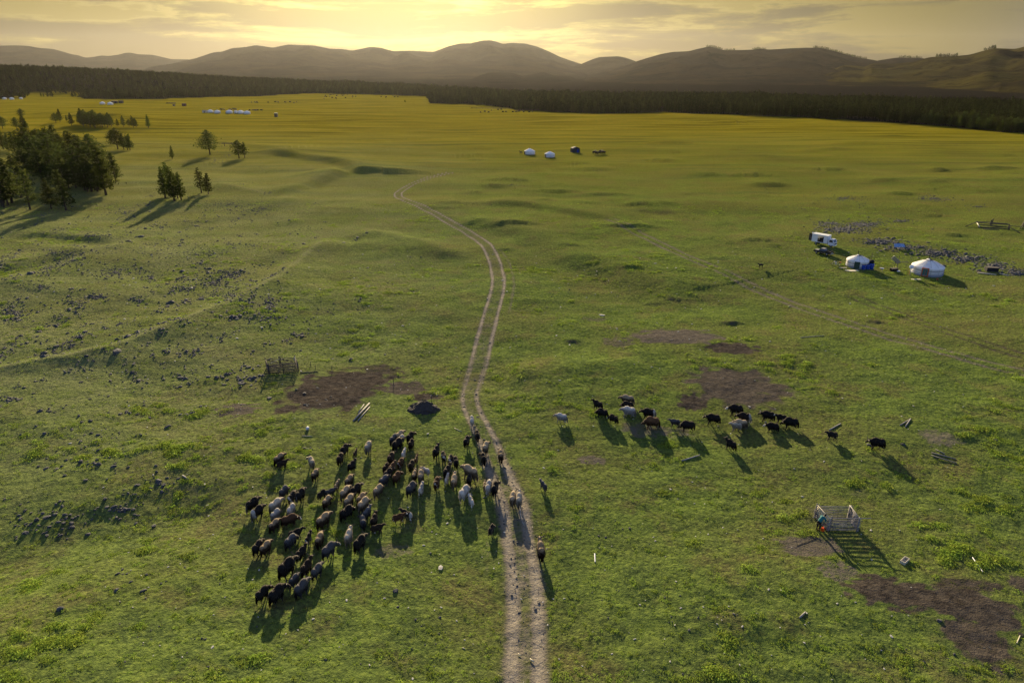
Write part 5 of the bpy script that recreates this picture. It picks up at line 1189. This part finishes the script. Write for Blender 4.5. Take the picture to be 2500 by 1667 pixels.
cab.add([(-cw, 1.45, .55), (cw, 1.45, .55), (cw, 3.05, .55), (-cw, 3.05, .55), (-cw, 1.45, 1.35), (cw, 1.45, 1.35), (cw, 3.12, 1.30), (-cw, 3.12, 1.30), (-cw*.94, 1.45, 2.12), (cw*.94, 1.45, 2.12), (cw*.90, 2.62, 2.16), (-cw*.90, 2.62, 2.16)],
        [(0, 3, 2, 1), (0, 1, 5, 4), (1, 2, 6, 5), (2, 3, 7, 6), (3, 0, 4, 7), (4, 5, 9, 8), (8, 9, 10, 11), (5, 6, 10, 9), (6, 7, 11, 10), (7, 4, 8, 11)])
cab = cab.build('cab', M_WHITE, t)
MB().add([(-cw*.88, 3.105, 1.36), (cw*.88, 3.105, 1.36), (cw*.82, 2.70, 2.08), (-cw*.82, 2.70, 2.08)], [(0, 1, 2, 3)]).build('windscreen', M_GLASS, cab)
for sx in (-1, 1):
    MB().add([(sx*cw*1.006, 1.75, 1.38), (sx*cw*1.006, 2.85, 1.36), (sx*cw*.93, 2.52, 2.02), (sx*cw*.95, 1.75, 2.02)], [(0, 1, 2, 3)]).build('side_window', M_GLASS, cab)
    MB().box(sx*cw+sx*.04-.04, 2.85, 1.45, sx*cw+sx*.2+.04, 2.92, 1.85).build('mirror', M_WHITE, cab)
    MB().box(sx*.72-.17, 3.12, .78, sx*.72+.17, 3.16, .98).build('headlight', M_GLASS, cab)
MB().box(-.48, 3.122, .84, .48, 3.15, 1.05).build('grille', M_BLK, cab); MB().box(-cw, 3.06, .42, cw, 3.22, .70).build('bumper', M_WHITE, t)
for sx in (-1, 1): wheel(t, sx*.85, 2.35, .40, .24); wheel(t, sx*.80, -1.9, .40, .42)
# ------------------------------------------------------------------ pickup
t = thing_at('pickup_truck', 2009, 620.5, 'dark crew cab pickup parked nose away in front of the box truck', 'pickup', R(36)); t.scale = (.80,)*3
b = MB(); hw = .88
prof = [(-2.45, .45), (-2.5, .95), (-.75, .98), (-.72, 1.0), (.95, 1.02), (2.25, .92), (2.42, .78), (2.45, .45)]
v = []; 
for sx in (-1, 1): v += [(sx*hw*(1 if z < .6 else .97), y, z) for y, z in prof]
n_ = len(prof); f = [tuple(range(n_))[::-1], tuple(range(n_, 2*n_))]+[(i, i+1, n_+i+1, n_+i) for i in range(n_-1)]+[(n_-1, 0, n_, 2*n_-1)]
b.add(v, f); bd = b.build('body', M_NAVY, t)
MB().box(-.74, -2.35, .985, .74, -.85, 1.0).build('load_bed', M_BLK, t)
for x0, y0, x1, y1 in ((-.86, -2.5, -.76, -.78), (.76, -2.5, .86, -.78), (-.755, -2.5, .755, -2.42)): MB().box(x0, y0, .96, x1, y1, 1.2).build('bed_side', M_NAVY, t)
c = MB().add([(-.80, -.72, 1.0), (.80, -.72, 1.0), (.82, 1.05, 1.02), (-.82, 1.05, 1.02), (-.66, -.52, 1.62), (.66, -.52, 1.62), (.66, .45, 1.63), (-.66, .45, 1.63)], [(4, 5, 6, 7), (0, 1, 5, 4), (1, 2, 6, 5), (2, 3, 7, 6), (3, 0, 4, 7)]).build('cab', M_GLASS, t)
MB().box(-.65, -.5, 1.632, .65, .46, 1.67).build('cab_roof', M_STEEL, c)
MB().box(-.7, 1.1, .99, .7, 2.2, 1.02).build('bonnet_glint', M_STEEL, t); MB().box(-.86, -2.62, .45, .86, -2.5, .62).build('rear_bumper', M_STEEL, t); MB().box(-.26, -2.53, .72, .26, -2.505, .85).build('number_plate', M_WHITE, t)  # light plate on the bonnet: sun glint on dark paint put into the colour
for sx in (-1, 1):
    MB().box(sx*.80-.05, -2.53, .7, sx*.80+.05, -2.503, .95).build('tail_light', M_ORANGE, t)
    for y in (-1.55, 1.5): wheel(t, sx*.80, y, .37, .25)
# ------------------------------------------------------------------ motorcycle
t = thing_at('motorcycle', 2040, 649, 'light coloured motorcycle parked left of the smaller ger', 'motorcycle', R(55))
for y in (-.68, .68):
    m = MB(); pts = [(0, y+.31*math.cos(a), .31+.31*math.sin(a)) for a in [k*math.pi/8 for k in range(17)]]; m.tube(pts, .045, 5, cap=False); w_ = m.build('wheel', M_BLK, t, True)
    s_ = MB(); [s_.tube([(0, y, .31), (0, y+.29*math.cos(k*math.pi/4), .31+.29*math.sin(k*math.pi/4))], .008, 3) for k in range(8)]; s_.build('spokes', M_STEEL, w_)
MB().tube([(0, -.68, .31), (0, -.1, .42), (0, .35, .85)], .035, 5).tube([(0, -.1, .42), (0, -.5, .75)], .03, 5).build('frame', M_STEEL, t)
MB().tube([(0, .68, .31), (0, .42, .95)], .04, 5).build('fork', M_STEEL, t); MB().tube([(-.34, .34, 1.03), (0, .40, .98), (.34, .34, 1.03)], .02, 5).build('handlebar', M_BLK, t)
MB().ell((0, .12, .80), (.14, .27, .13), 10, 7).build('fuel_tank', M_STEEL, t, True); MB().box(-.12, -.62, .76, .12, -.08, .86, tp=.02).build('saddle', M_BLK, t); MB().box(-.13, -.15, .3, .13, .2, .58, tp=.03).build('engine', M_STEEL, t)
MB().tube([(.12, 0, .35), (.14, -.75, .38)], .04, 5).build('exhaust', M_STEEL, t); MB().box(-.16, -.9, .7, .16, -.64, .95).build('pannier', M_ORANGE, t)
# ------------------------------------------------------------------ middle and far tents
mg = 'pair of gers on the middle plain'
ger(1293, 377, 2.55, 1.5, 'brown', 'left ger of the pair on the middle plain, dark door to the left', mg, doorang=-155, small=True)
ger(1342, 384, 2.35, 1.5, 'brown', 'right ger of the pair on the middle plain, pointed with stovepipe', mg, doorang=-150, small=True)
t = thing_at('dark_shelter', 1404, 372, 'square dark canvas shelter right of the two middle gers', 'tent', R(12))
MB().add([(-2, -1.8, 0), (2, -1.8, 0), (2, 1.8, 0), (-2, 1.8, 0), (-1.8, -1.6, 2.1), (1.8, -1.6, 2.1), (1.8, 1.6, 2.1), (-1.8, 1.6, 2.1)], [(0, 1, 5, 4), (1, 2, 6, 5), (2, 3, 7, 6), (3, 0, 4, 7)]).build('wall', M_OLDW, t)
MB().add([(-2, -1.8, 2.05), (2, -1.8, 2.05), (2, 1.8, 2.05), (-2, 1.8, 2.05), (0, -1, 2.75), (0, 1, 2.75)], [(0, 1, 4), (1, 2, 5, 4), (2, 3, 5), (3, 0, 4, 5)]).build('roof', M_DARK, t)
MB().box(.4, -1.86, 0, 1.2, -1.78, 1.4).build('door', M_BLUE, t)
fg = 'row of gers on the far plain'
for px, py, r_, lab in ((514, 275.5, 2.6, 'first ger from the left in the far row of six'), (531, 277, 2.7, 'second ger of the far row, darker front'), (560, 277, 3.0, 'third ger of the far row, widest of them'), (576.5, 277, 1.8, 'small low ger fourth in the far row'), (588, 277.5, 2.8, 'fifth ger of the far row'), (603.5, 279, 2.9, 'sixth ger at the right end of the far row')): ger(px, py, r_, 1.6, 'brown', lab, fg, doorang=-150, small=True)
for px, py, r_, lab in ((250.5, 255, 2.9, 'left ger of the pair before the left wood'), (269.5, 256, 3.1, 'right ger of the pair before the left wood'), (11.5, 243, 2.4, 'white ger against the wood at the far left edge'), (29, 243.5, 2.8, 'greyish ger second from the left edge by the wood'), (52, 242.5, 2.0, 'third white ger by the wood at the far left')): ger(px, py, r_, 1.6, None, lab, 'gers along the left wood', small=True, pipe=False)
def hut(px, py, w, d_, h_, mats, label, cat='shed', rz=0):
    t = thing_at('shed', px, py, label, cat, rz); MB().box(-w/2, -d_/2, 0, w/2, d_/2, h_).build('wall', mats[0], t)
    MB().box(-w/2-.15, -d_/2-.15, h_+.004, w/2+.15, d_/2+.15, h_+.14).build('roof', mats[1], t); MB().box(-.4, -d_/2-.05, 0, .4, -d_/2-.004, h_*.8).build('door', M_OLDW, t); return t
M_RED = simple('red_brown_boards', (.10, .035, .03), .8)
hut(450, 259.5, 3.6, 3, 2.6, (M_RED, M_RED), 'small red brown shed on the far left plain')
hut(425, 259.5, 2.0, 2, 1.8, (M_OLDW, M_OLDW), 'tiny dark shed left of the red brown one')
hut(674.5, 286, 2.3, 2.2, 3.0, (M_OLDW, M_STEEL), 'lone grey topped cabin on the central plain')
hut(500, 275.5, 3.6, 2, 2.0, (M_STEEL, M_OLDW), 'pale cabin at the left end of the far tent row')
hut(296, 252.5, 4.5, 3, 3.0, (M_OLDW, M_OLDW), 'dark shed right of the gers before the left wood')
hut(280, 253, 6.5, 3, 2.6, (M_DARK, M_BLUE), 'long blue roofed shed behind the gers before the left wood')
def fence(pts, n, h_, label, mat=M_OLDW, rails=3, cat='fence', rad=.06):
    P_ = [at(*p) for p in pts]; r = empty('rail_fence', P_[0], 0, label, cat)
    segs = []
    for a, b in zip(P_[:-1], P_[1:]):
        for k in range(n):
            p = a.lerp(b, k/n); q = a.lerp(b, (k+1)/n); segs.append((p-P_[0], q-P_[0]))
    for p, q in segs:
        MB().tube([p-Vector((0, 0, .2)), p+Vector((0, 0, h_))], rad*1.3, 5).build('post', mat, r)
        for k in range(rails): z = h_*(k+1)/(rails+.3); MB().tube([p+Vector((0, 0, z)), q+Vector((0, 0, z))], rad, 4).build('rail', mat, r)
    return r
fence([(406, 254), (430, 254)], 6, 1.6, 'short dark corral fence on the far plain', rad=.14)
fence([(1150, 266), (1290, 267.5)], 10, 1.4, 'long low fence before the central wood', rad=.12, rails=2)
# low log shelter by the broad pines
t = thing_at('log_shelter', 562, 358, 'low log shelter left of the round pine', 'shelter', R(-6)); 
for x in (-3, 3): MB().tube([(x, 0, 0), (x, 0, 1.5)], .15, 5).build('post', M_OLDW, t)
for k in range(3): MB().tube([(-4.2, -.6+k*.6, 1.6), (4.4, -.6+k*.6, 1.6)], .16, 5).build('log', M_OLDW, t)
tag(MB().box(-.25, -.9, 0, .25, .9, 1.1, tp=.1).build('grazing_horse_body', M_DARK, None), None) if False else None
def animal(px, py, s, mat, label, cat, name, up=1.0):
    me = solid([('e', (0, 0, 1.0), (.26, .72, .30)), ('t', [(0, .55, 1.05), (0, .95, 1.45*up), (0, 1.22, 1.30*up)], [.2, .13, .08])]+[('t', [(x, y, .9), (x, y, 0)], [.10, .05]) for x in (-.15, .15) for y in (-.5, .5)]+[('t', [(0, -.7, 1.1), (0, -.85, .6)], [.06, .04])], .07, 1, .5, name)
    me.materials.append(mat); o = bpy.data.objects.new(name, me); COL.objects.link(o); o.location = at(px, py); o.scale = (s,)*3; o.rotation_euler = (0, 0, random.uniform(0, 6)); tag(o, label, cat); return o
animal(1272, 377, 1.0, M_DARK, 'dark horse tethered left of the middle gers', 'horse', 'horse', 1.1)
animal(1857, 654, .7, M_DARK, 'small dark dog alone on the grass left of the near gers', 'dog', 'dog', .9)
# ------------------------------------------------------------------ log pens
def rail(root, a, b, r0, mat, name='rail'):
    a, b = Vector(a), Vector(b); m = (a+b)/2+Vector((random.uniform(-.02, .02), random.uniform(-.02, .02), random.uniform(-.03, .02)))
    MB().tube([a, m, b], [r0*random.uniform(.85, 1.15), r0, r0*random.uniform(.6, .9)], 7).build(name, mat, root, True)
FL, FR, BR, BL = (at(*q) for q in ((2019, 1295), (2091, 1296.5), (2070, 1266), (1991, 1265)))
pen = empty('log_pen', FL, 0, 'small square pen of crossed grey poles with a person at its side', 'log pen')
fl, fr, br, bl = (q-FL for q in (FL, FR, BR, BL))
ux = (fr-fl).normalized(); uy = (bl-fl).normalized(); H0 = 1.3
for k in range(9):
    z = .08+k*H0/8.6
    rail(pen, fl-ux*.12+Vector((0, 0, z)), fr+ux*(.18+(.75 if k == 8 else 0)*1+random.uniform(0, .12))+Vector((0, 0, z+(.12 if k == 8 else 0))), .040, M_WOOD)
for k in range(9):
    z = .10+k*H0/8.6; rail(pen, bl-ux*(.15+random.uniform(0, .12))+Vector((0, 0, z)), br+ux*(.22+random.uniform(0, .12))+Vector((0, 0, z)), .036, M_WOOD)
for k in range(8):
    z = .14+k*H0/7.6; rail(pen, bl+uy*.18+Vector((0, 0, z)), fl-uy*.14+Vector((0, 0, z)), .045, M_PALEW if k > 2 else M_WOOD)
for k in range(11):
    z = .12+k*H0/10.4; rail(pen, br+uy*.14+Vector((0, 0, z)), fr-uy*.16+Vector((0, 0, z)), .042, M_WOOD)
for c, o2 in ((fl, ux*.05-uy*.08), (fl, ux*.22+uy*.05), (fr, -ux*.06-uy*.08), (fr, ux*.08+uy*.1), (br, ux*.08), (br, -ux*.1-uy*.1), (bl, -ux*.06+uy*.06), (bl, ux*.1+uy*.02)):
    MB().tube([c+o2-Vector((0, 0, .2)), c+o2+Vector((0, 0, H0+random.uniform(.08, .3)))], [.06, .045], 6).build('post', M_WOOD, pen, True)
A_, B_, C_, D_ = (at(*q) for q in ((656, 914), (729, 907), (722, 893), (651, 898)))
pen = empty('log_pen', A_, 0, 'two bay dark rail pen beside the trampled earth', 'log pen')
a_, b_, c_, d_ = (q-A_ for q in (A_, B_, C_, D_)); H1 = 1.4; up = Vector((0, 0, 1))
for (p, q, n_, g_) in ((a_, b_, 9, M_OLDW), (d_, c_, 6, M_OLDW)):
    for k in range(n_):
        z = .1+k*(H1-.1)/(n_-.4); m = p.lerp(q, .5)
        rail(pen, p+up*z, m+up*(z+.03), .05, g_); rail(pen, m+up*(z-.02), q+up*z, .05, g_)
for (p, q) in ((a_, d_), (b_, c_)):
    for k in range(6): z = .15+k*(H1-.1)/5.6; rail(pen, p+up*z, q+up*z, .045, M_OLDW)
for c in (a_, b_, c_, d_, a_.lerp(b_, .5), d_.lerp(c_, .5), a_.lerp(b_, .03), d_.lerp(c_, .46)): MB().tube([c-up*.2, c+up*(H1+random.uniform(.08, .25))], .06, 6).build('post', M_OLDW, pen, True)
for (p, q) in ((d_, d_.lerp(c_, .5)), (d_.lerp(c_, .5), c_)): rail(pen, p+up*1.35+Vector((0, -.07, 0)), q+up*.5+Vector((0, -.07, 0)), .045, M_OLDW, 'brace')
rail(pen, d_.lerp(c_, .08)+up*.55+Vector((0, -.12, 0)), d_.lerp(c_, .5)+up*1.25+Vector((0, -.12, 0)), .03, M_PALEW, 'brace'); MB().box(-.04, -.3, .9, .04, .3, 1.3).build('board', M_PALEW, pen, loc=c_+Vector((.05, -.2, .1)))
# ------------------------------------------------------------------ loose timber
def pole(p0, p1, r0, mat, label, cat='pole', name='pole', group=None, dz=0.0, sq=False):
    a, b = at(*p0), at(*p1); a.z += r0+dz; b.z += r0+dz; m = MB()
    m.tube([a*0, (b-a)/2, b-a], [r0, r0*.95, r0*.8], 4 if sq else 7); tag(m.build(name, mat, None, not sq, a), label, cat, group)
pg = 'poles piled near the herd'
for i, (p0, p1) in enumerate((((862, 1029), (901, 985)), ((865, 1028), (903, 986)), ((874, 1028), (903, 994)), ((875, 1009), (889, 988)))):
    pole(p0, p1, .075, M_WOOD, ('outer left pole of the pile near the herd', 'thick middle pole of the pile near the herd', 'outer right pole of the pile near the herd', 'short pole behind the pile near the herd')[i], group=pg, dz=.06*(i == 1))
pole((2197, 1039), (2222, 1024), .07, M_WOOD, 'left log of the two meeting in a point on the right', 'log', 'log'); pole((2210, 1043), (2223, 1023), .07, M_WOOD, 'right log of the two meeting in a point on the right', 'log', 'log')
pole((2024, 1051), (2052, 1035), .07, M_WOOD, 'lone log just above the black calf', 'log', 'log')
pole((2274, 1106), (2333, 1121), .06, M_WOOD, 'long grey beam, upper of three by the bare patch', 'beam', 'beam'); pole((2273, 1112), (2336, 1131), .05, M_WOOD, 'thin beam, lowest of three by the bare patch', 'beam', 'beam'); pole((2284, 1098), (2306, 1108), .05, M_WOOD, 'shortest of three beams by the bare patch', 'beam', 'beam')
pole((1664, 1126), (1708, 1112), .08, M_WOOD, 'curved fallen log on the open grass below the brown bull', 'log', 'log'); pole((733, 911), (776, 908), .06, M_OLDW, 'dark pole lying right of the two bay pen'); pole((446, 1162), (460, 1172), .09, M_WOOD, 'short log on the near left slope', 'log', 'log')
pole((738, 1064), (764, 1065), .03, M_PALEW, 'thin pale stick above the cream yak looking left', 'stick', 'stick'); pole((1109, 1045), (1127, 1054), .035, M_PALEW, 'thin pale stick left of the first animals on the track', 'stick', 'stick'); pole((1953, 825), (2011, 820), .06, M_WOOD, 'long thin grey pole alone on the right grass')
pole((2374, 1361), (2399, 1396), .045, M_WHITE, 'white pole lying on the grass at the right', 'pole', 'pole', sq=True); pole((1452, 1352), (1453, 1372), .06, M_WHITE, 'short white board right of the track', 'board', 'board', sq=True); pole((1952, 1509), (1966, 1495), .07, M_WOOD, 'short grey post lying near the lower bare earth', 'log', 'log')
pole((1058, 961), (1071, 957), .04, M_PALEW, 'pale stick behind the dung heap', 'stick', 'stick'); pole((1129, 1581-0), (1136, 1584), .03, M_PALEW, 'pale splinter left of the near track', 'stick', 'stick'); pole((1265, 1596), (1271, 1600), .04, M_PALEW, 'left chip of wood on the near track', 'stick', 'stick'); pole((1294, 1609), (1303, 1615), .05, M_PALEW, 'right chip of wood on the near track', 'stick', 'stick')
for px, y0, y1, lab in ((758.5, 891, 883, 'first short stake behind the trampled earth'), (770, 900, 892, 'second short stake behind the trampled earth'), (811, 909, 894, 'tallest stake on the trampled earth'), (961, 938, 923, 'stake on the grass above the dung heap'), (1053, 969, 957, 'stake just behind the dung heap')):
    p = at(px, y0); zc = p.y*cP+(CAMH-p.z)*sP; tag(MB().tube([(0, 0, -.2), (0, 0, (y0-y1)*zc/FPX/.92)], [.05, .035], 5).build('stake', M_OLDW, None, loc=p), lab, 'stake', 'stakes round the trampled earth')
# dung heap
def heap(px, py, w, h_, label, seed):
    p = at(px, py); bm = bmesh.new(); bmesh.ops.create_icosphere(bm, subdivisions=4, radius=1); vv = np.array([v.co[:] for v in bm.verts])
    k = 1+.22*perlin(vv[:, 0]*4+seed, vv[:, 1]*4, 80)+.16*perlin(vv[:, 0]*10, vv[:, 1]*10+vv[:, 2]*8, 81)
    for v, q in zip(bm.verts, k): v.co = Vector((v.co.x*w*q, v.co.y*w*.8*q, (h_*max(0, 1-math.hypot(v.co.x, v.co.y)**1.25)*q-.05 if v.co.z > 0 else -.15)))
    me = bpy.data.meshes.new('dung_heap'); bm.to_mesh(me); bm.free(); me.materials.append(simple('dung', (.045, .040, .038), .95, var=.2, scale=3, bump=.8)); me.polygons.foreach_set('use_smooth', [False]*len(me.polygons))
    o = bpy.data.objects.new('dung_heap', me); COL.objects.link(o); o.location = p; tag(o, label, 'heap'); return o
heap(1034, 1000, 2.05, 1.35, 'dark conical dung heap just left of the track', 1)
# wooden trough and shovel
t = thing_at('feed_trough', 2208, 1371, 'small wooden trough on the grass below the pole pen', 'trough', R(38))
MB().box(-.42, -.16, .02, .42, .16, .06).build('floor', M_WOOD, t)
for x0, y0, x1, y1 in ((-.44, -.2, .44, -.165), (-.44, .165, .44, .2), (-.44, -.163, -.40, .163), (.40, -.163, .44, .163)): MB().box(x0, y0, 0, x1, y1, .26).build('side_board', M_PALEW, t)
t = thing_at('shovel', 2482, 1570, 'shovel lying on the grass in the bottom right corner', 'shovel', 0); q = at(2490, 1552)-at(2482, 1570)
MB().tube([(0, 0, .04), q+Vector((0, 0, .06))], .028, 6).build('handle', M_PALEW, t); e = q+q.normalized()*.02; s_ = Vector((q.y, -q.x, 0)).normalized()
MB().add([e-s_*.14+up*.05, e+s_*.14+up*.05, e+s_*.16+q.normalized()*.34+up*.09, e-s_*.16+q.normalized()*.34+up*.09, e-s_*.14+up*.03, e+s_*.14+up*.03, e+s_*.16+q.normalized()*.34+up*.07, e-s_*.16+q.normalized()*.34+up*.07], [(0, 1, 2, 3), (7, 6, 5, 4), (0, 4, 5, 1), (1, 5, 6, 2), (2, 6, 7, 3), (3, 7, 4, 0)]).build('blade', M_METAL, t)
# plastic bag, planks by the rocks, ruined corral
tag(MB().ell((0, 0, .14), (.20, .3, .2), 9, 6).build('plastic_bag', simple('white_plastic', (.55, .57, .62), .5), None, True, at(751, 1048)), 'crumpled white plastic bag above the cream yak looking left', 'bag')
for i, (p0, p1) in enumerate((((2384, 664), (2420, 669)), ((2386, 667), (2432, 672)), ((2440, 669), (2462, 674)))): pole(p0, p1, .11, (M_OLDW, M_PALEW, M_PALEW)[i], ('dark plank of the pile by the rocks at the right edge', 'pale plank under the dark one by the rocks', 'short pale plank right of the pile by the rocks')[i], 'plank', 'plank')
t = thing_at('dark_crate', 2420, 662, 'long dark crate behind the planks by the rocks', 'crate', R(-8)); MB().box(-1.1, -.5, 0, 1.1, .5, .75).build('crate_body', M_DARK, t); MB().box(-1.15, -.55, .754, 1.15, .55, .84).build('lid', M_OLDW, t)
pen = empty('fallen_corral', at(2400, 556), 0, 'collapsed old corral of dark poles at the right edge', 'corral'); O = Vector(pen.location)
for (a, b, z0_, z1_, r0, mt) in (((2357, 554), (2385, 549), .1, .9, .10, M_OLDW), ((2383, 550), (2420, 547), .8, .7, .10, M_OLDW), ((2383, 551), (2462, 557), .8, .9, .12, M_OLDW), ((2385, 553), (2462, 559), .5, .5, .12, M_OLDW), ((2387, 556), (2460, 561), .2, .2, .12, M_OLDW), ((2400, 560), (2440, 563), .1, .1, .1, M_OLDW), ((2462, 559), (2500, 558), .8, .4, .09, M_OLDW), ((2464, 562), (2490, 570), .7, .1, .09, M_OLDW), ((2415, 548), (2460, 552), .5, .6, .1, M_OLDW), ((2384, 551), (2391, 557), .7, .3, .13, M_PALEW), ((2490, 560), (2500, 546), .1, .9, .1, M_OLDW)):
    rail(pen, at(*a)-O+up*z0_, at(*b)-O+up*z1_, r0, mt)
for (x, y, h_) in ((2421, 550, 1.7), (2418, 549, 1.3), (2461, 560, 1.4), (2463, 562, 1.0), (2497, 558, 1.8)): q = at(x, y)-O; MB().tube([q-up*.2, q+up*h_], .12, 6).build('post', M_OLDW, pen)
# ------------------------------------------------------------------ person stooping beside the pen
pp = at(1996.5, 1295.5)
def person(p, rz):
    K = {'pel': (0, 0, .90), 'ch': (0, .30, 1.22), 'nk': (0, .47, 1.33), 'hd': (0, .60, 1.36)}
    body = [('e', (0, -.01, .90), (.17, .13, .14)), ('t', [(0, -.02, .92), (0, .12, 1.10), (0, .33, 1.26)], [.145, .145, .16]), ('e', (0, .33, 1.25), (.21, .11, .11)), ('t', [(0, .36, 1.27), (0, .52, 1.34)], [.07, .06]),
            ('e', (0, .60, 1.36), (.085, .11, .105)), ('e', (0, .69, 1.31), (.03, .035, .03))]
    for s_ in (-1, 1):
        body += [('t', [(s_*.10, -.01, .88), (s_*.12, .03, .48), (s_*.12, -.03, .09)], [.10, .068, .048]), ('t', [(s_*.12, -.07, .05), (s_*.13, .16, .035)], [.045, .038]),
                 ('t', [(s_*.20, .34, 1.24), (s_*.24, .42, .98), (s_*.17, .60, .86)], [.06, .045, .034])]
        for q in range(4): body.append(('t', [(s_*.17+(q-1.5)*.02, .60, .86), (s_*.17+(q-1.5)*.024, .67, .83), (s_*.16+(q-1.5)*.022, .70, .79+.005*q)], [.012, .010, .008]))
        body.append(('t', [(s_*.15, .60, .86), (s_*.12, .64, .84), (s_*.115, .67, .82)], [.013, .011, .009]))
    me = solid(body, .022, 1, .6, 'person'); m, N = mat_new('skin_and_boots'); z = N.n('ShaderNodeSeparateXYZ', i={0: N.n('ShaderNodeTexCoord').outputs['Object']}).outputs['Z']
    c = N.mix(N.step(z, .10, .12), (.02, .018, .016), (.36, .22, .15)); pb = N.n('ShaderNodeBsdfPrincipled', i={'Base Color': c, 'Roughness': .6}); N.n('ShaderNodeOutputMaterial', i={'Surface': pb.outputs[0]}); me.materials.append(m)
    o = bpy.data.objects.new('person', me); COL.objects.link(o); o.location = p; o.rotation_euler = (0, 0, rz); o.scale = (1.06,)*3
    tag(o, 'person in a teal shirt and black trousers stooping beside the pole pen', 'person')
    tr = [('e', (0, -.01, .90), (.19, .15, .16))]+[('t', [(s_*.10, -.01, .90), (s_*.12, .03, .48), (s_*.12, -.03, .10)], [.122, .092, .072]) for s_ in (-1, 1)]
    a = solid(tr, .022, 1, .5, 'trousers'); a.materials.append(simple('black_trousers', (.014, .013, .014), .9)); link(bpy.data.objects.new('trousers', a), o)
    sh = [('t', [(0, -.05, .95), (0, .12, 1.11), (0, .34, 1.27)], [.168, .172, .182]), ('e', (0, .33, 1.26), (.235, .13, .13))]+[('t', [(s_*.20, .34, 1.25), (s_*.24, .42, .99), (s_*.20, .52, .92)], [.08, .064, .056]) for s_ in (-1, 1)]
    a = solid(sh, .022, 1, .5, 'shirt'); a.materials.append(simple('teal_shirt', (.015, .15, .16), .8, var=.1)); link(bpy.data.objects.new('shirt', a), o)
    a = solid([('e', (0, .585, 1.40), (.10, .12, .09)), ('e', (0, .53, 1.37), (.09, .06, .09))], .022, 1, .5, 'hair'); a.materials.append(simple('black_hair', (.012, .010, .009), .7)); link(bpy.data.objects.new('hair', a), o)
person(pp, -R(62))
t = thing_at('fuel_can', 2007.5, 1296, 'bright orange canister standing at the person\'s feet', 'canister', R(20)); mo = simple('orange_plastic', (.75, .09, .012), .4)
MB().box(-.14, -.10, 0, .14, .10, .36, tp=.015).build('can_body', mo, t); MB().tube([(-.09, 0, .35), (-.05, 0, .45), (.07, 0, .45), (.10, 0, .35)], .02, 5).build('handle', mo, t); MB().tube([(.09, 0, .34), (.12, 0, .43)], .03, 6).build('cap', M_WHITE, t)
tag(MB().tube([Vector((0, 0, .03)), at(1945, 1332)-at(1990, 1316)+Vector((0, 0, .03))], .02, 4).build('thin_cable', M_DARK, None, loc=at(1990, 1316)), 'dark rope lying across the brown patch left of the pole pen', 'rope')
# ------------------------------------------------------------------ haze
hz = MB().box(-11000, -400, -60, 11000, 13500, 620); m, N = mat_new('haze_air')
pv = N.n('ShaderNodeVolumePrincipled', i={'Color': HAZE_COLOR+(1,), 'Density': HAZE_DENSITY, 'Anisotropy': HAZE_ANISO})
N.n('ShaderNodeOutputMaterial', i={'Volume': pv.outputs[0]})
ho = hz.build('haze', m); tag(ho, 'thin evening haze over the valley', None, None, 'stuff')
